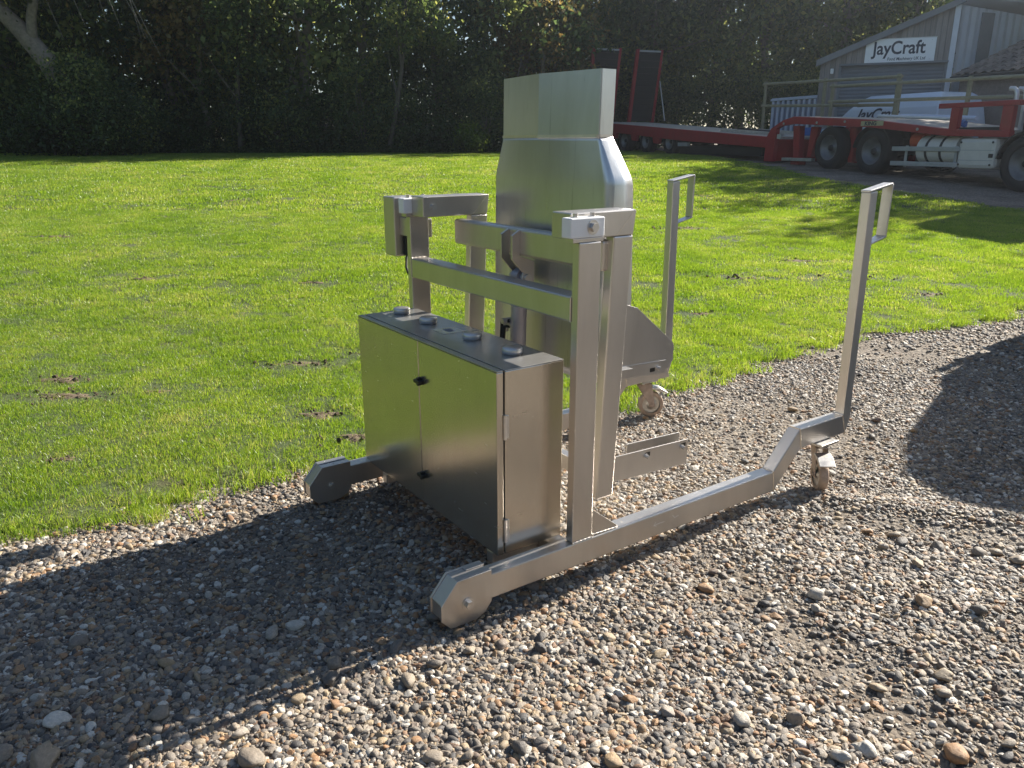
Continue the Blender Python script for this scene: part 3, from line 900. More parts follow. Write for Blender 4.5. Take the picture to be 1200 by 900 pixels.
    MB().box(.735, .775, .107, 1.0215, .285, .345).build("cradle_crossbar", S, root, 0.004)
    for va, vb, u0, dz in ((.108, .156, .772, 0), (1.074, 1.026, .82, 0)):
        sg = 1 if vb > va else -1
        q = MB()
        pts = [(u0, .288), (u0, .388), (1.203, .372), (1.203, .267)]
        q.prism(pts, min(va, va + sg * .004), max(va, va + sg * .004), 1)
        q.prism([(u0 + .14, .300), (u0 + .14, .400), (1.197, .388), (1.197, .267)], min(vb - sg * .004, vb), max(vb - sg * .004, vb), 1)
        q.prism([(u0, .2885), (u0, .2925), (1.2028, .2715), (1.2028, .2675)], min(va + sg * .004, vb - sg * .004), max(va + sg * .004, vb - sg * .004), 1)
        arm = q.build("lift_arm", S, root, 0.001)
        for uu, zz in ((.972, .350), (1.168, .344)):
            sl = MB().box(uu - .006, uu + .022, min(va - sg * .0004, va), max(va - sg * .0004, va), zz - .001, zz + .017)
            sl.build("slot", M['black_plastic'], arm)
            bolt("slot_bolt", (uu, va, zz + .002), (0, -sg, 0), .0075, .018, arm)

    # chute: shallow V back, side walls, shoulders and a narrow neck
    prof = [  # z, half width, wall depth, bend radius
        (.635, .363, .130, .030), (.668, .363, .130, .030), (.900, .363, .136, .030), (1.20, .363, .122, .030), (1.355, .363, .112, .030),
        (1.372, .360, .110, .030), (1.390, .354, .105, .028), (1.455, .326, .084, .020), (1.506, .302, .068, .010), (1.520, .2965, .064, .007)]
    neck = [(1.524, .296, .064, .006), (1.742, .296, .067, .006)]
    def section(z, hw, d, r):
        cx = W / 2
        lean = (z - 1.2) * 0.014
        out = []
        ue = .844 + lean
        half = [(0.0, .800 + lean)]
        for k in range(6):
            an = k / 5 * math.pi / 2
            half.append((hw - r + r * math.sin(an), ue + r - r * math.cos(an) - .036 * r / hw))
        half += [(hw, ue + d * .6), (hw, ue + d)]
        for v, u in half[::-1]: out.append((u, cx - v, z))
        for v, u in half[1:]: out.append((u, cx + v, z))
        return out
    def sheet(rows, th=0.0028):
        k = len(rows[0]); V = [p for r in rows for p in r]
        F = [(i * k + j, i * k + j + 1, (i + 1) * k + j + 1, (i + 1) * k + j) for i in range(len(rows) - 1) for j in range(k - 1)]
        me = bpy.data.meshes.new("chute"); me.from_pydata(V, [], F)
        me.polygons.foreach_set("use_smooth", [False] * len(F)); me.materials.append(M['steel_chute']); me.update()
        return me
    ch = link("chute", sheet([section(*p) for p in prof]), root)
    # smooth only round the side bends
    k = len(section(*prof[0])); half = k // 2
    flags = []
    for i in range(len(prof) - 1):
        for j in range(k - 1):
            flags.append(not (half - 1 <= j <= half) )
    ch.data.polygons.foreach_set("use_smooth", flags)
    ch.data.set_sharp_from_angle(angle=R(28)) if hasattr(ch.data, "set_sharp_from_angle") else None
    nk = link("chute_neck", sheet([section(*p) for p in neck]), ch)
    for o in (ch, nk):
        md = o.modifiers.new("thickness", 'SOLIDIFY'); md.thickness = 0.003; md.offset = 1.0
    seam = MB()
    s0 = section(1.517, .297, .064, .007); s1 = section(1.527, .297, .064, .007)
    for i in range(len(s0) - 1):
        a, b, c, d = s0[i], s0[i + 1], s1[i + 1], s1[i]
        e = .0022
        seam._add([(a[0] - e, a[1], a[2]), (b[0] - e, b[1], b[2]), (c[0] - e, c[1], c[2]), (d[0] - e, d[1], d[2])], [(0, 1, 2, 3)])
    sm = seam.build("weld_seam", M['weld'], ch)
    sm.modifiers.new("thickness", 'SOLIDIFY').thickness = 0.002
    for sgn in (-1, 1):
        v0 = W / 2 + sgn * .3642
        a, b = sorted((v0, v0 + sgn * .0028))
        wl = MB().prism([(.930, .930), (1.006, .905), (1.205, .746), (1.2135, .735), (1.2135, .670), (1.188, .640), (1.150, .640), (.930, .660)], a, b, 1)
        wl.build("side_wall", M['steel'], ch, 0.001)
        c, d = sorted((v0 + sgn * .003, v0 + sgn * .0055))
        br = MB().prism([(.870, .640), (.870, .690), (1.170, .678), (1.170, .625)], c, d, 1)
        c2, d2 = sorted((v0 + sgn * .0055, v0 + sgn * .045))
        br.prism([(.870, .687), (.870, .690), (.955, .6865), (.955, .6835)], c2, d2, 1)
        bo = br.build("side_bracket", S, ch, 0.0008)
        sl = MB().box(1.085, 1.112, min(v0 + sgn * .0055, v0 + sgn * .0061), max(v0 + sgn * .0055, v0 + sgn * .0061), .640, .656)
        sl.build("slot", M['black_plastic'], ch)
        bolt("slot_bolt", (1.128, v0 + sgn * .0055, .652), (0, sgn, 0), .0075, .016, ch)

    # hydraulic ram under the cradle beam
    cyl = MB().tube([(.705, .600, .20), (.725, .600, .885)], .032, 24).build("hydraulic_ram", M['cyl_paint'], root)
    MB().tube([(.725, .600, .885), (.731, .600, .985)], .018, 16).build("ram_rod", M['bolt'], cyl)
    MB().disc((.732, .600, .998), (0, 1, 0), .034, .038, 20).build("ram_eye", M['cyl_paint'], cyl)
    MB().disc((.732, .600, .998), (0, 1, 0), .016, .110, 16).build("ram_pin", M['bolt'], cyl)
    for vv in (.560, .632):
        MB().prism([(.664, 1.165), (.7005, 1.185), (.7005, 1.086), (.770, 1.060), (.770, .985), (.735, .955), (.700, .965), (.716, 1.020), (.664, 1.075)], vv, vv + .010, 1).build("clevis_plate", S, root, 0.0012)
    for dy, dz in ((.052, 0), (.066, .02)):
        h = MB().tube([(.700, .600 + dy * .5, .80 + dz), (.690, .600 + dy, .795 + dz), (.685, .600 + dy, .74), (.690, .600 + dy + .005, .55), (.62, .62 + dy, .30), (.56, .64, .22)], .0075, 10)
        h.build("hydraulic_hose", M['black_rubber'], cyl)
    f = MB().disc((.706, .628, .805), (0, 1, 0), .013, .034, 6).disc((.700, .645, .82), (1, 0, 0), .012, .05, 6).disc((.700, .655, .79), (0, 0, 1), .011, .03, 6)
    f.build("hose_fitting", M['bolt'], cyl)

    # limit switch box on the far post
    lb = MB().box(.560, .690, 1.325, 1.430, 1.008, 1.270).build("switch_box", S, root, 0.006)
    MB().box(.585, .665, 1.171, 1.3245, 1.103, 1.183).build("box_bracket", S, lb, 0.003)
    MB().box(.600, .680, 1.171, 1.3245, 1.205, 1.262).build("box_bracket", S, lb, 0.003)
    MB().box(.600, .680, 1.300, 1.3245, 1.010, 1.100).build("cable_gland_plate", M['black_steel'], lb, 0.003)
    MB().tube([(.62, 1.315, 1.03), (.60, 1.30, 1.00), (.585, 1.275, .965), (.575, 1.24, .945), (.58, 1.20, .95)], .006, 8).build("cable", M['black_rubber'], lb)

    # swivel castors under the raised ends
    def castor(u, v, ang, plate_u):
        c = empty("castor", (u, v, 0), ang, root)
        Rw = .072
        MB().lathe([(.052, -.019), (Rw - .004, -.019), (Rw, -.013), (Rw, .013), (Rw - .004, .019), (.052, .019)], (0, 0, Rw), (0, 1, 0), 36).build("tyre", M['poly_tyre'], c)
        MB().lathe([(0, -.021), (.018, -.021), (.022, -.014), (.044, -.010), (.053, -.016), (.053, .016), (.044, .010), (.022, .014), (.018, .021), (0, .021)], (0, 0, Rw), (0, 1, 0), 32).build("wheel_centre", M['zinc'], c)
        fk = MB()
        for s in (-1, 1):
            a, b = sorted((s * .024, s * .027))
            fk.prism([(-.020, Rw - .012), (.012, Rw - .014), (.016, Rw + .006), (.080, .180), (.080, .196), (.004, .196), (-.002, .170)], a, b, 1)
        fk.prism([(.004, .1935), (.080, .1935), (.080, .1975), (.004, .1975)], -.0238, .0238, 1)
        fk.tube([(0, -.032, Rw), (0, .032, Rw)], .007, 8)
        fk.build("fork", M['rust_zinc'], c, 0.0008)
        MB().disc((.045, 0, .2045), (0, 0, 1), .034, .013, 24).build("swivel_race", M['rust_zinc'], c)
        pd = MB().prism([(-.050, .150), (-.085, .140), (-.088, .146), (-.045, .172), (.004, .176), (.004, .168)], -.034, .034, 1)
        pd.build("brake_pedal", M['zinc'], c, 0.001)
        # top plate is square to the rail
        pl = MB().box(-.062, .062, -.052, .052, .211, .2215)
        po = pl.build("mounting_plate", M['zinc'], c, 0.0015)
        po.rotation_euler = (0, 0, -ang); po.location = Vector((.045, 0, 0))
        for sx_ in (-1, 1):
            for sy_ in (-1, 1):
                hbo = MB().disc((sx_ * .045, sy_ * .040, .2085), (0, 0, 1), .008, .006, 8).build("plate_bolt", M['bolt'], c)
                hbo.rotation_euler = (0, 0, -ang); hbo.location = Vector((.045, 0, 0))
        return c
    castor(1.955, -.010, R(52), 0)
    castor(2.045, 1.150, R(150), 0)
    return root
build_tipper()
#PART3
# ------------------------------------------------------------------ trees
def crown_mesh(name, seed, h, r, zlo, n_cl, per, leaf, m, flat=1.0, spread=0.42):
    rg = np.random.default_rng(seed)
    c = []
    while len(c) < n_cl:
        p = rg.uniform(-1, 1, 3)
        d = np.linalg.norm(p)
        if d > 1 or (d < 0.45 and rg.uniform() < 0.6): continue
        z = zlo + (p[2] + 1) / 2 * (h - zlo)
        k = 1.0 - 0.35 * max(0, p[2]) ** 2
        c.append((p[0] * r * k, p[1] * r * k * flat, z))
    c = np.array(c)
    sz = rg.uniform(0.55, 1.25, n_cl) * spread
    P = np.repeat(c, per, 0) + rg.normal(0, 1, (n_cl * per, 3)) * np.repeat(sz, per)[:, None] * np.array([1, 1, 0.75])
    P[:, 2] -= 0.18 * rg.uniform(0, 1, len(P)) * (np.hypot(P[:, 0], P[:, 1]) / r)
    ok = P[:, 2] > 0.05
    P = P[ok]; cid = np.repeat(np.arange(n_cl), per)[ok]
    n = len(P)
    A = rg.normal(0, 1, (n, 3)); A /= np.linalg.norm(A, axis=1)[:, None]
    B = np.cross(A, rg.normal(0, 1, (n, 3))); B /= np.linalg.norm(B, axis=1)[:, None]
    L = leaf * rg.uniform(0.6, 1.35, n)[:, None]
    V = np.stack([P - A * L * 0.5, P + B * L * 0.30, P + A * L * 0.5, P - B * L * 0.30], 1).reshape(-1, 3)
    F = np.arange(4 * n).reshape(n, 4)
    ct = rg.normal(0.45, 0.30, n_cl)[cid]
    tone = np.clip(ct + rg.normal(0, 0.16, n), 0, 1)
    return quad_mesh(name, V, F, m, smooth=False, tone=np.repeat(tone, 4)), c

def trunk_mb(seed, h, r0, cl, lean=0.25, nl=9):
    rg = random.Random(seed)
    mb = MB()
    pts, rad = [], []
    for k in range(7):
        t = k / 6
        pts.append((lean * h * 0.3 * t * math.sin(seed) + rg.gauss(0, .06), lean * h * 0.3 * t * math.cos(seed) + rg.gauss(0, .06), t * h * 0.8 - 0.15))
        rad.append(r0 * (1.25 if k == 0 else 1) * (1 - 0.82 * t))
    mb.tube(pts, rad, 9)
    for k in range(nl):
        i = rg.randrange(1, 5)
        p = Vector(pts[i])
        q = Vector(rg.choice(cl))
        mid = p.lerp(q, 0.5) + Vector((rg.gauss(0, .2), rg.gauss(0, .2), rg.uniform(0, .4)))
        rr = rad[i] * 0.5
        mb.tube([p, p.lerp(mid, .5), mid, mid.lerp(q, .6), q], [rr, rr * .8, rr * .6, rr * .35, rr * .12], 6)
    return mb

TREES = []
def proto_tree(seed, h, r, zlo, ncl, per, leaf, m, r0):
    me, cl = crown_mesh("crown", seed, h, r, zlo, ncl, per, leaf, m)
    tm = trunk_mb(seed, h, r0, [tuple(q) for q in cl]).mesh("trunk", M['bark'])
    return me, tm
PT = [proto_tree(101, 9.6, 2.7, 0.9, 84, 120, .20, M['leaf_dark'], .20),
      proto_tree(102, 8.8, 2.6, 0.7, 78, 120, .19, M['leaf_dark'], .17),
      proto_tree(103, 10.4, 2.8, 1.2, 84, 120, .20, M['leaf_mid'], .22),
      proto_tree(104, 9.0, 2.4, 0.8, 72, 120, .18, M['leaf_dark'], .16),
      proto_tree(105, 7.6, 2.2, 1.4, 60, 110, .18, M['leaf_autumn'], .13)]
def plant_tree(k, x, y, s, rz, label, group, name="woodland_tree"):
    cm, tm = PT[k]
    e = empty(name, (x, y, float(gz(y)) - 0.05), rz)
    tag(e, label, "tree", group)
    for nm, me in (("trunk", tm), ("crown", cm)):
        o = link(nm, me, e); o.scale = (s, s, s)
    return e
LD, GD = "dark leafy tree in the shaded wood behind the lawn", "dark trees of the wood behind the lawn"
LM, GM = "lighter green tree rising behind the trailer and the timber workshop", "lighter trees behind the trailer and workshop"
rt = random.Random(5)
def wood_y(x): return float(np.interp(x, [-30, -12, -1.5, 1.5, 3.0, 8], [28.6, 28.9, 29.4, 33.5, 36.2, 36.8]))
xs_ = -25.5
i = 0
while xs_ < 5.0:
    plant_tree((0, 2, 3, 1, 2, 0, 2)[i % 7], xs_ + rt.uniform(-.4, .4), wood_y(xs_) + 2.0 + rt.uniform(-.5, .8), rt.uniform(1.08, 1.24) * (.80 if -7.5 < xs_ < -2.5 else 1), rt.uniform(0, 6.28), LD, GD)
    xs_ += 2.55; i += 1
xs_ = -27.0
while xs_ < 8:
    plant_tree((2, 0, 1, 3)[i % 4], xs_ + rt.uniform(-.6, .6), wood_y(xs_) + 5.6 + rt.uniform(-1, 1), rt.uniform(1.1, 1.3) * (.78 if -9.5 < xs_ < -2.5 else 1), rt.uniform(0, 6.28), LD, GD)
    xs_ += 4.2; i += 1
for (x, y, k, s) in ((6.6, 38.6, 0, .98), (9.2, 38.4, 2, .96), (11.6, 37.5, 2, 1.0), (14.2, 36.8, 2, 1.02), (16.8, 35.5, 2, 1.0), (19.5, 35, 0, 1.05), (22.5, 34, 2, 1.0),
                     (8.0, 42.5, 0, 1.1), (11.5, 42.5, 2, 1.12), (15, 41.5, 0, 1.12), (18.5, 40, 2, 1.1), (25, 38, 0, 1.1), (4.5, 41, 0, 1.05)):
    plant_tree(k, x, y, s * 1.14, rt.uniform(0, 6.28), LM, GM)
for x, y, s in ((17.6, 28.2, 1.08), (18.6, 25.0, 1.05), (18.9, 21.6, 1.02), (19.6, 18.4, 1.0), (21.5, 30, 1.1)):
    plant_tree((0, 2)[int(y) % 2], x, y, s, rt.uniform(0, 6.28), "leafy tree right of the brick outbuilding shading the lorry and trailer", "trees right of the outbuilding")
plant_tree(4, 1.35, 33.2, 1.10, 1.0, "autumn-tinted small tree with yellow leaves beside the top of the steel chute", None, "autumn_tree")
plant_tree(4, -11.2, 30.0, 1.15, 2.2, "brown-tinted tree with thin hanging twigs right of the thick leaning trunk", None, "autumn_tree")

# the thick leaning trunk at the far left of the wood
lt = empty("leaning_tree", (-13.9, 26.9, float(gz(26.9)) - .05), 0)
tag(lt, "old tree with thick grey leaning trunk that forks, at the left of the wood", "tree")
tk = MB()
tk.tube([(.2, 0, -.1), (.05, 0, .9), (-.35, 0, 1.9), (-.95, .05, 3.0), (-1.65, .1, 3.9), (-2.5, .1, 4.8), (-3.6, .2, 6.0), (-4.6, .3, 7.4)], [.42, .36, .33, .30, .27, .23, .17, .08], 12)
tk.build("trunk", M['bark'], lt)
MB().tube([(-1.30, .07, 3.45), (-1.12, -.1, 4.2), (-.85, -.15, 4.9), (-.55, -.1, 6.0), (-.2, .1, 7.4)], [.16, .15, .13, .09, .04], 9).build("limb", M['bark'], lt)
tw = random.Random(3)
for k in range(9):
    p = Vector((tw.uniform(-1, 2.4), tw.uniform(-1.4, -.3), tw.uniform(5.2, 6.6)))
    q = p + Vector((tw.uniform(.5, 1.7), tw.uniform(-.2, .3), -tw.uniform(1.2, 2.8)))
    MB().tube([p, p.lerp(q, .4) + Vector((0.15, 0, .12)), q], [.022, .014, .005], 5).build("hanging_twig", M['bark'], lt)
cme, _ = crown_mesh("crown", 140, 9.3, 3.2, 4.6, 70, 130, .15, M['leaf_autumn'])
co = link("crown", cme, lt); co.location = (-1.5, .4, 0)
ivy, _ = crown_mesh("ivy", 141, 3.2, .55, .1, 30, 110, .11, M['leaf_dark'], spread=.22)
io = link("ivy", ivy, lt); io.location = (-.25, -.1, 0)

def slender(x, lean, h, seed, label, m_leaf, zlo):
    y = wood_y(x) - .25
    e = empty("slender_tree", (x, y, float(gz(y)) - .05)); tag(e, label, "tree")
    rg = random.Random(seed)
    pts = [(lean * h * q + .10 * math.sin(q * 5 + seed), -.05 * q, h * q) for q in (0, .15, .3, .45, .6, .8, 1)]
    MB().tube(pts, [.10, .085, .078, .07, .06, .04, .015], 9).build("trunk", M['pale_bark'], e)
    for k in range(3):
        p = Vector(pts[2 + k]); q = p + Vector((rg.uniform(-1.3, 1.3), rg.uniform(-.6, .1), rg.uniform(.9, 1.8)))
        MB().tube([p, p.lerp(q, .5) + Vector((0, 0, -.1)), q], [.055, .04, .012], 7).build("limb", M['pale_bark'], e)
    cm, _ = crown_mesh("crown", seed, h + .8, 1.35, zlo, 34, 90, .15, m_leaf, spread=.32)
    o = link("crown", cm, e); o.location = (lean * h * .75, 0, 0)
slender(-4.35, .16, 6.4, 301, "slim grey trunk leaning right in front of the middle of the wood", M['leaf_mid'], 3.3)
slender(-9.6, .12, 6.2, 304, "slim dark-leaved tree in front of the left half of the wood", M['leaf_dark'], 2.6)

# shrubs and saplings at the wood's edge
SH_ = [crown_mesh("crown", 120 + k, (2.6, 3.4, 1.9)[k], (1.25, 1.3, 1.1)[k], .05, 42, 120, .12, M[('leaf_dark', 'leaf_dark', 'leaf_low')[k]], spread=.30) for k in range(3)]
SM_ = [trunk_mb(130 + k, (2.6, 3.4, 1.9)[k], .045, [tuple(q) for q in SH_[k][1]], .2, 12).mesh("stems", M['bark']) for k in range(3)]
def shrub(k, x, y, s, rz, label, group, name="shrub"):
    e = empty(name, (x, y, float(gz(y)) - .03), rz)
    tag(e, label, "shrub", group)
    for nm, me in (("stems", SM_[k]), ("crown", SH_[k][0])):
        o = link(nm, me, e); o.scale = (s, s, s)
    return e
x = -22.0; i = 0
while x < 6.0:
    shrub(i % 3, x + rt.uniform(-.3, .3), wood_y(x) + (.3, 3.4)[i % 2] + rt.uniform(-.2, .4), (.95, 1.35)[i % 2] * rt.uniform(.85, 1.15), rt.uniform(0, 6.28), "dark shrub at the foot of the wood along the back of the lawn", "dark shrubs along the foot of the wood")
    x += .75; i += 1
for x, y in ((6.2, 37.2), (7.4, 37.0), (8.6, 36.6), (10.0, 36.2), (11.2, 35.4), (12.0, 34.4)):
    shrub(1, x, y, 1.0, rt.uniform(0, 6.28), "dark shrub behind the low trailer deck in front of the trees", "dark shrubs behind the trailer deck")
for x, y, k, q in ((-13.7, 26.3, 1, .98), (-12.7, 26.6, 0, .95), (-14.8, 26.4, 2, 1.1), (-13.2, 26.0, 2, .9)):
    shrub(k, x, y, q, rt.uniform(0, 6.28), "dark shrub hiding the foot of the thick leaning trunk", "dark shrubs below the leaning trunk")
bl, bc = crown_mesh("crown", 160, 1.05, .58, .15, 22, 90, .10, M['leaf_lime'], spread=.16)
be = empty("sunlit_bush", (-1.38, 28.9, float(gz(28.9))))
tag(be, "small bright lime-green bush catching the sun at the edge of the wood", "bush")
link("crown", bl, be)
trunk_mb(161, 1.0, .02, [tuple(q) for q in bc], .1, 8).build("stems", M['bark'], be)
wd, _ = crown_mesh("weed", 170, .38, .38, .02, 10, 40, .09, M['leaf_low'], spread=.12)
wd2, _ = crown_mesh("weed", 171, .28, .30, .02, 8, 36, .08, M['leaf_dark'], spread=.10)
n = 900
x = RNG.uniform(-24, 6.2, n); y = np.interp(x, [-30, -12, -1.5, 1.5, 3.0, 8], [28.3, 28.6, 29.1, 33.0, 35.6, 36.2]) + RNG.gamma(1.6, .4, n)
s = RNG.uniform(.5, 1.5, n)
scatter("wood_edge_weeds", np.stack([x, y, gz(y)], -1), np.stack([0 * x, 0 * x, RNG.uniform(0, 6.28, n)], -1), np.stack([s, s, s], -1), [wd, wd2], RNG.integers(0, 2, n),
        "low dark weeds under the wood at the back of the lawn")

# the wood goes on round the lawn and behind the drive, far outside the frame: one mass
n = 190
an = RNG.uniform(R(112), R(395), n); rr = RNG.uniform(24, 31, n)
wx, wy = rr * np.cos(an) - 4, rr * np.sin(an) * .9 + 4
s = RNG.uniform(.55, .8, n)
ok = ~((wy > 19) & (wx > -25)) & ~((wx > 16) & (wy > -6))
wx, wy, s = wx[ok], wy[ok], s[ok]
s = np.where((wx < -12) & (wy > 8), s * 1.6, s * .9)
scatter("surrounding_wood", np.stack([wx, wy, gz(wy)], -1), np.stack([0 * wx, 0 * wx, RNG.uniform(0, 6.28, len(wx))], -1), np.stack([s, s, s], -1), [PT[0][0], PT[1][0], PT[2][0]], RNG.integers(0, 3, len(wx)),
        "dark mass of the wood continuing round the lawn and drive")

# ------------------------------------------------------------------ trailer, lorry, workshop: local x runs to the trailer's rear, y towards the lawn
AX = Vector((math.cos(R(110)), math.sin(R(110)), 0))
RZ = R(110)
P0 = Vector((8.5, 19.5, 0))
def tz(t, n=0.0): return float(gz(P0.y + AX.y * t + n * 0.342))

def wheel(par, name, t, y, z, r, w, m_rim):
    o = MB().lathe([(r * .60, -w / 2), (r * .93, -w / 2), (r, -w * .38), (r, w * .38), (r * .93, w / 2), (r * .60, w / 2), (r * .58, 0), (r * .60, -w / 2)], (t, y, z), (0, 1, 0), 36).build(name, M['tyre'], par)
    rm = MB().lathe([(0, w * .20), (r * .16, w * .22), (r * .17, w * .10), (r * .40, w * .06), (r * .47, w * .30), (r * .57, w * .44), (r * .60, w * .47), (r * .61, w * .40), (r * .59, -w * .3)], (t, y, z), (0, 1, 0), 36)
    ro = rm.build("rim", m_rim, o)
    nuts = MB()
    hub = MB().lathe([(0, w * .36), (r * .12, w * .36), (r * .15, w * .21)], (t, y, z), (0, 1, 0), 18).build("hub", M['black_steel'], o)
    return o

tr = empty("low_loader_trailer", P0, RZ)
tag(tr, "red low-loader trailer with timber deck, gooseneck and raised loading ramps, parked by the wood", "trailer")
# gooseneck side beams and lower deck frame
for y0, y1 in ((-.14, 0.0), (-2.6, -2.46)):
    MB().prism([(3.95, .99), (3.58, .99), (3.52, 1.86), (3.36, 1.93), (2.80, 1.975), (0.05, 1.84), (-2.13, 1.63), (-3.60, 1.60), (-3.60, 1.72), (-2.13, 1.775), (.08, 2.02), (2.84, 2.165), (3.26, 2.08), (3.74, 1.87), (3.90, 1.66)], y0, y1, 1).build("gooseneck_beam", M['red'], tr, .012)
    MB().prism([(3.905, 1.36), (3.905, 1.655), (15.2, 2.30), (15.2, 2.00), (11.9, 1.78), (8.5, 1.56)], y0, y1, 1).build("side_beam", M['red'], tr, .012)
    for a, b in ((9.78, 10.36), (11.42, 11.98), (13.05, 14.9)):
        za = 1.70 + (a - 8.5) * .062
        MB().prism([(a, za - .02), (b, za + .02), (b - .12, za - .30), (a + .12, za - .33)], y0 + .01, y1 - .01, 1).build("wheel_skirt", M['red'], tr, .008)
MB().prism([(3.90, 1.66), (15.2, 2.31), (15.2, 2.24), (3.90, 1.59)], -2.45, -.145, 1).build("lower_deck", M['deck'], tr)
MB().prism([(2.84, 2.17), (.08, 2.026), (-2.13, 1.781), (-3.60, 1.727), (-3.60, 1.66), (-2.13, 1.71), (.08, 1.95), (2.84, 2.09)], -2.45, -.145, 1).build("upper_deck", M['deck'], tr)
MB().box(3.60, 3.94, -2.455, -.145, 1.0, 1.58).build("gooseneck_front_plate", M['red_dark'], tr, .01)
MB().box(5.0, 9.0, -2.0, -.6, 1.15, 1.42).build("chassis_frame", M['black_steel'], tr)
MB().box(4.3, 8.7, -.30, -.16, 1.12, 1.38).build("side_locker", M['black_steel'], tr, .01)
MB().box(8.05, 8.62, -.14, -.02, 1.38, 1.50).build("marker_board", M['guard_grey'], tr, .005)
for t in (9.22, 10.88, 12.52):
    for y in (-.20, -2.4):
        wheel(tr, "trailer_wheel", t, y, tz(t) + .43, .43, .30, M['rim'])
for t in (9.22, 10.88, 12.52):
    MB().tube([(t, -2.3, tz(t) + .43), (t, -.3, tz(t) + .43)], .07, 10).build("axle", M['black_steel'], tr)
# legs, struts
for y in (-.34, -2.3):
    MB().prism([(3.12, 1.93), (2.86, 1.93), (2.78, tz(3) + .10), (3.00, tz(3) + .10)], y - .09, y + .09, 1).build("landing_leg", M['red'], tr, .012)
    MB().box(2.72, 3.06, y - .12, y + .12, tz(3) - .01, tz(3) + .09).build("leg_foot", M['red_dark'], tr, .01)
    MB().prism([(2.45, 1.90), (2.15, 1.89), (2.36, 1.12), (2.52, 1.12)], y - .05, y + .05, 1).build("strut", M['red'], tr, .01)
    MB().prism([(1.02, 1.86), (.80, 1.85), (.84, 1.02), (.98, 1.02)], y - .05, y + .05, 1).build("mudguard_stay", M['red_dark'], tr, .01)
MB().box(2.10, 3.30, -.24, -.10, 1.02, 1.10).build("step_board", M['galv'], tr, .008)
MB().box(3.28, 3.45, -.02, .002, 1.60, 1.72).build("reflector_plate", M['guard_grey'], tr, .003)
# headboard
hb = MB().box(-3.72, -1.83, -.12, 0.012, 2.19, 2.29).build("headboard_rail", M['red'], tr, .01)
for a, b in ((-2.36, -2.16), (-3.60, -3.36)):
    MB().prism([(a, 1.70), (b, 1.74), (b, 2.189), (a, 2.189)], -.11, 0.006, 1).build("headboard_post", M['red'], tr, .008)
MB().box(-3.70, -3.60, -2.5, -.121, 2.195, 2.285).build("headboard_rail", M['red'], tr, .01)
MB().box(-3.40, -2.40, -.10, -.02, 1.62, 1.80).build("air_line_board", M['black_steel'], tr, .01)
for y in (-.7, -.95):
    MB().tube([(-3.05, y, 1.7), (-3.05, y, 2.42), (-3.03, y, 2.50), (-2.97, y, 2.545), (-2.88, y, 2.55)], .045, 12).build("air_stack", M['alu'], tr)
plate = MB().box(-.34, .36, .0005, .008, 1.875, 1.985).build("maker_plate", M['chevron'], tr)
text_mesh("plate_lettering", "KING", .125, M['ink'], tr, Matrix.Translation((.24, .0095, 1.888)) @ Matrix.Rotation(R(180), 4, 'Z') @ Matrix.Rotation(R(90), 4, 'X'), .002, .004, 0, 'LEFT', 1.25)
for t in (1.9, .9, -1.35, 3.2):
    MB().disc((t, .012, 1.99 if t > 0.5 else 1.78), (0, 1, 0), .03, .02, 12).build("marker_light", M['guard_grey'], tr)
# raised ramps
def ramp(n0, n1):
    def sl(t): return t
    b0, b1 = 15.15, 14.65
    for y in (-n0, -n1):
        MB().prism([(b0, 2.30), (b0 + .16, 2.30), (b1 + .12, 5.05), (b1, 5.07)], min(y - .06, y + .06), max(y - .06, y + .06), 1).build("ramp_beam", M['red'], tr, .01)
    mesh_ = MB().prism([(b0 + .03, 2.35), (b0 + .07, 2.35), (b1 + .05, 4.96), (b1 + .01, 4.96)], -n1 + .06, -n0 - .06, 1).build("ramp_plate", M['black_steel'], tr)
    MB().box(b1 - .01, b1 + .10, -n1 + .06, -n0 - .06, 4.97, 5.03).build("ramp_end_bar", M['guard_grey'], tr)
    ms = MB().box(-.03, .03, -n1 + .07, -n0 - .07, -.02, .02).mesh("ramp_rung", M['black_steel'])
    for k in range(11):
        q = k / 10
        o = link("ramp_rung", ms, tr); o.location = (b0 + (b1 - b0) * q - .01, 0, 2.5 + 2.4 * q)
ramp(-.28, .86); ramp(1.66, 2.74)
MB().tube([(14.75, -2.75, 3.9), (14.2, -2.75, 2.35)], .025, 8).build("ramp_prop", M['galv'], tr)

def lying(name, label, cat, mb, m, loc, rz=0.0, bevel=.004):
    o = mb.build(name, m, None, bevel)
    o.location = P0 + Vector((loc[0] * AX.x + loc[1] * -AX.y, loc[0] * AX.y + loc[1] * AX.x, loc[2])); o.rotation_euler = (0, R(-3.3), RZ + rz)
    tag(o, label, cat); return o
lying("timber_bearer", "long pale timber lying nearest the edge of the trailer's low deck", "timber", MB().box(-1.3, 1.3, -.09, .09, 0, .08), M['deck'], (5.6, -.7, 1.765), .10)
lying("timber_bearer", "shorter dark timber lying across the middle of the trailer's low deck", "timber", MB().box(-.9, .9, -.12, .12, 0, .10), M['black_steel'], (6.2, -1.25, 1.80), -.15)
lying("timber_bearer", "pale timber lying along the far edge of the trailer's low deck", "timber", MB().box(-1.5, 1.5, -.08, .08, 0, .09), M['deck'], (5.3, -1.9, 1.745), .05)
lying("aluminium_pole", "long pale aluminium pole lying on the trailer's gooseneck deck", "pole", MB().tube([(-1.1, 0, .05), (1.1, 0, .05)], .04, 10), M['alu'], (-.7, -.6, 2.0), .06)
lying("aluminium_pole", "bluish pole with a taper lying behind the long pale pole on the gooseneck", "pole", MB().tube([(-1.0, 0, .05), (1.2, 0, .05)], [.05, .03], 10), M['pale_blue'], (-.8, -1.2, 2.02), -.03)
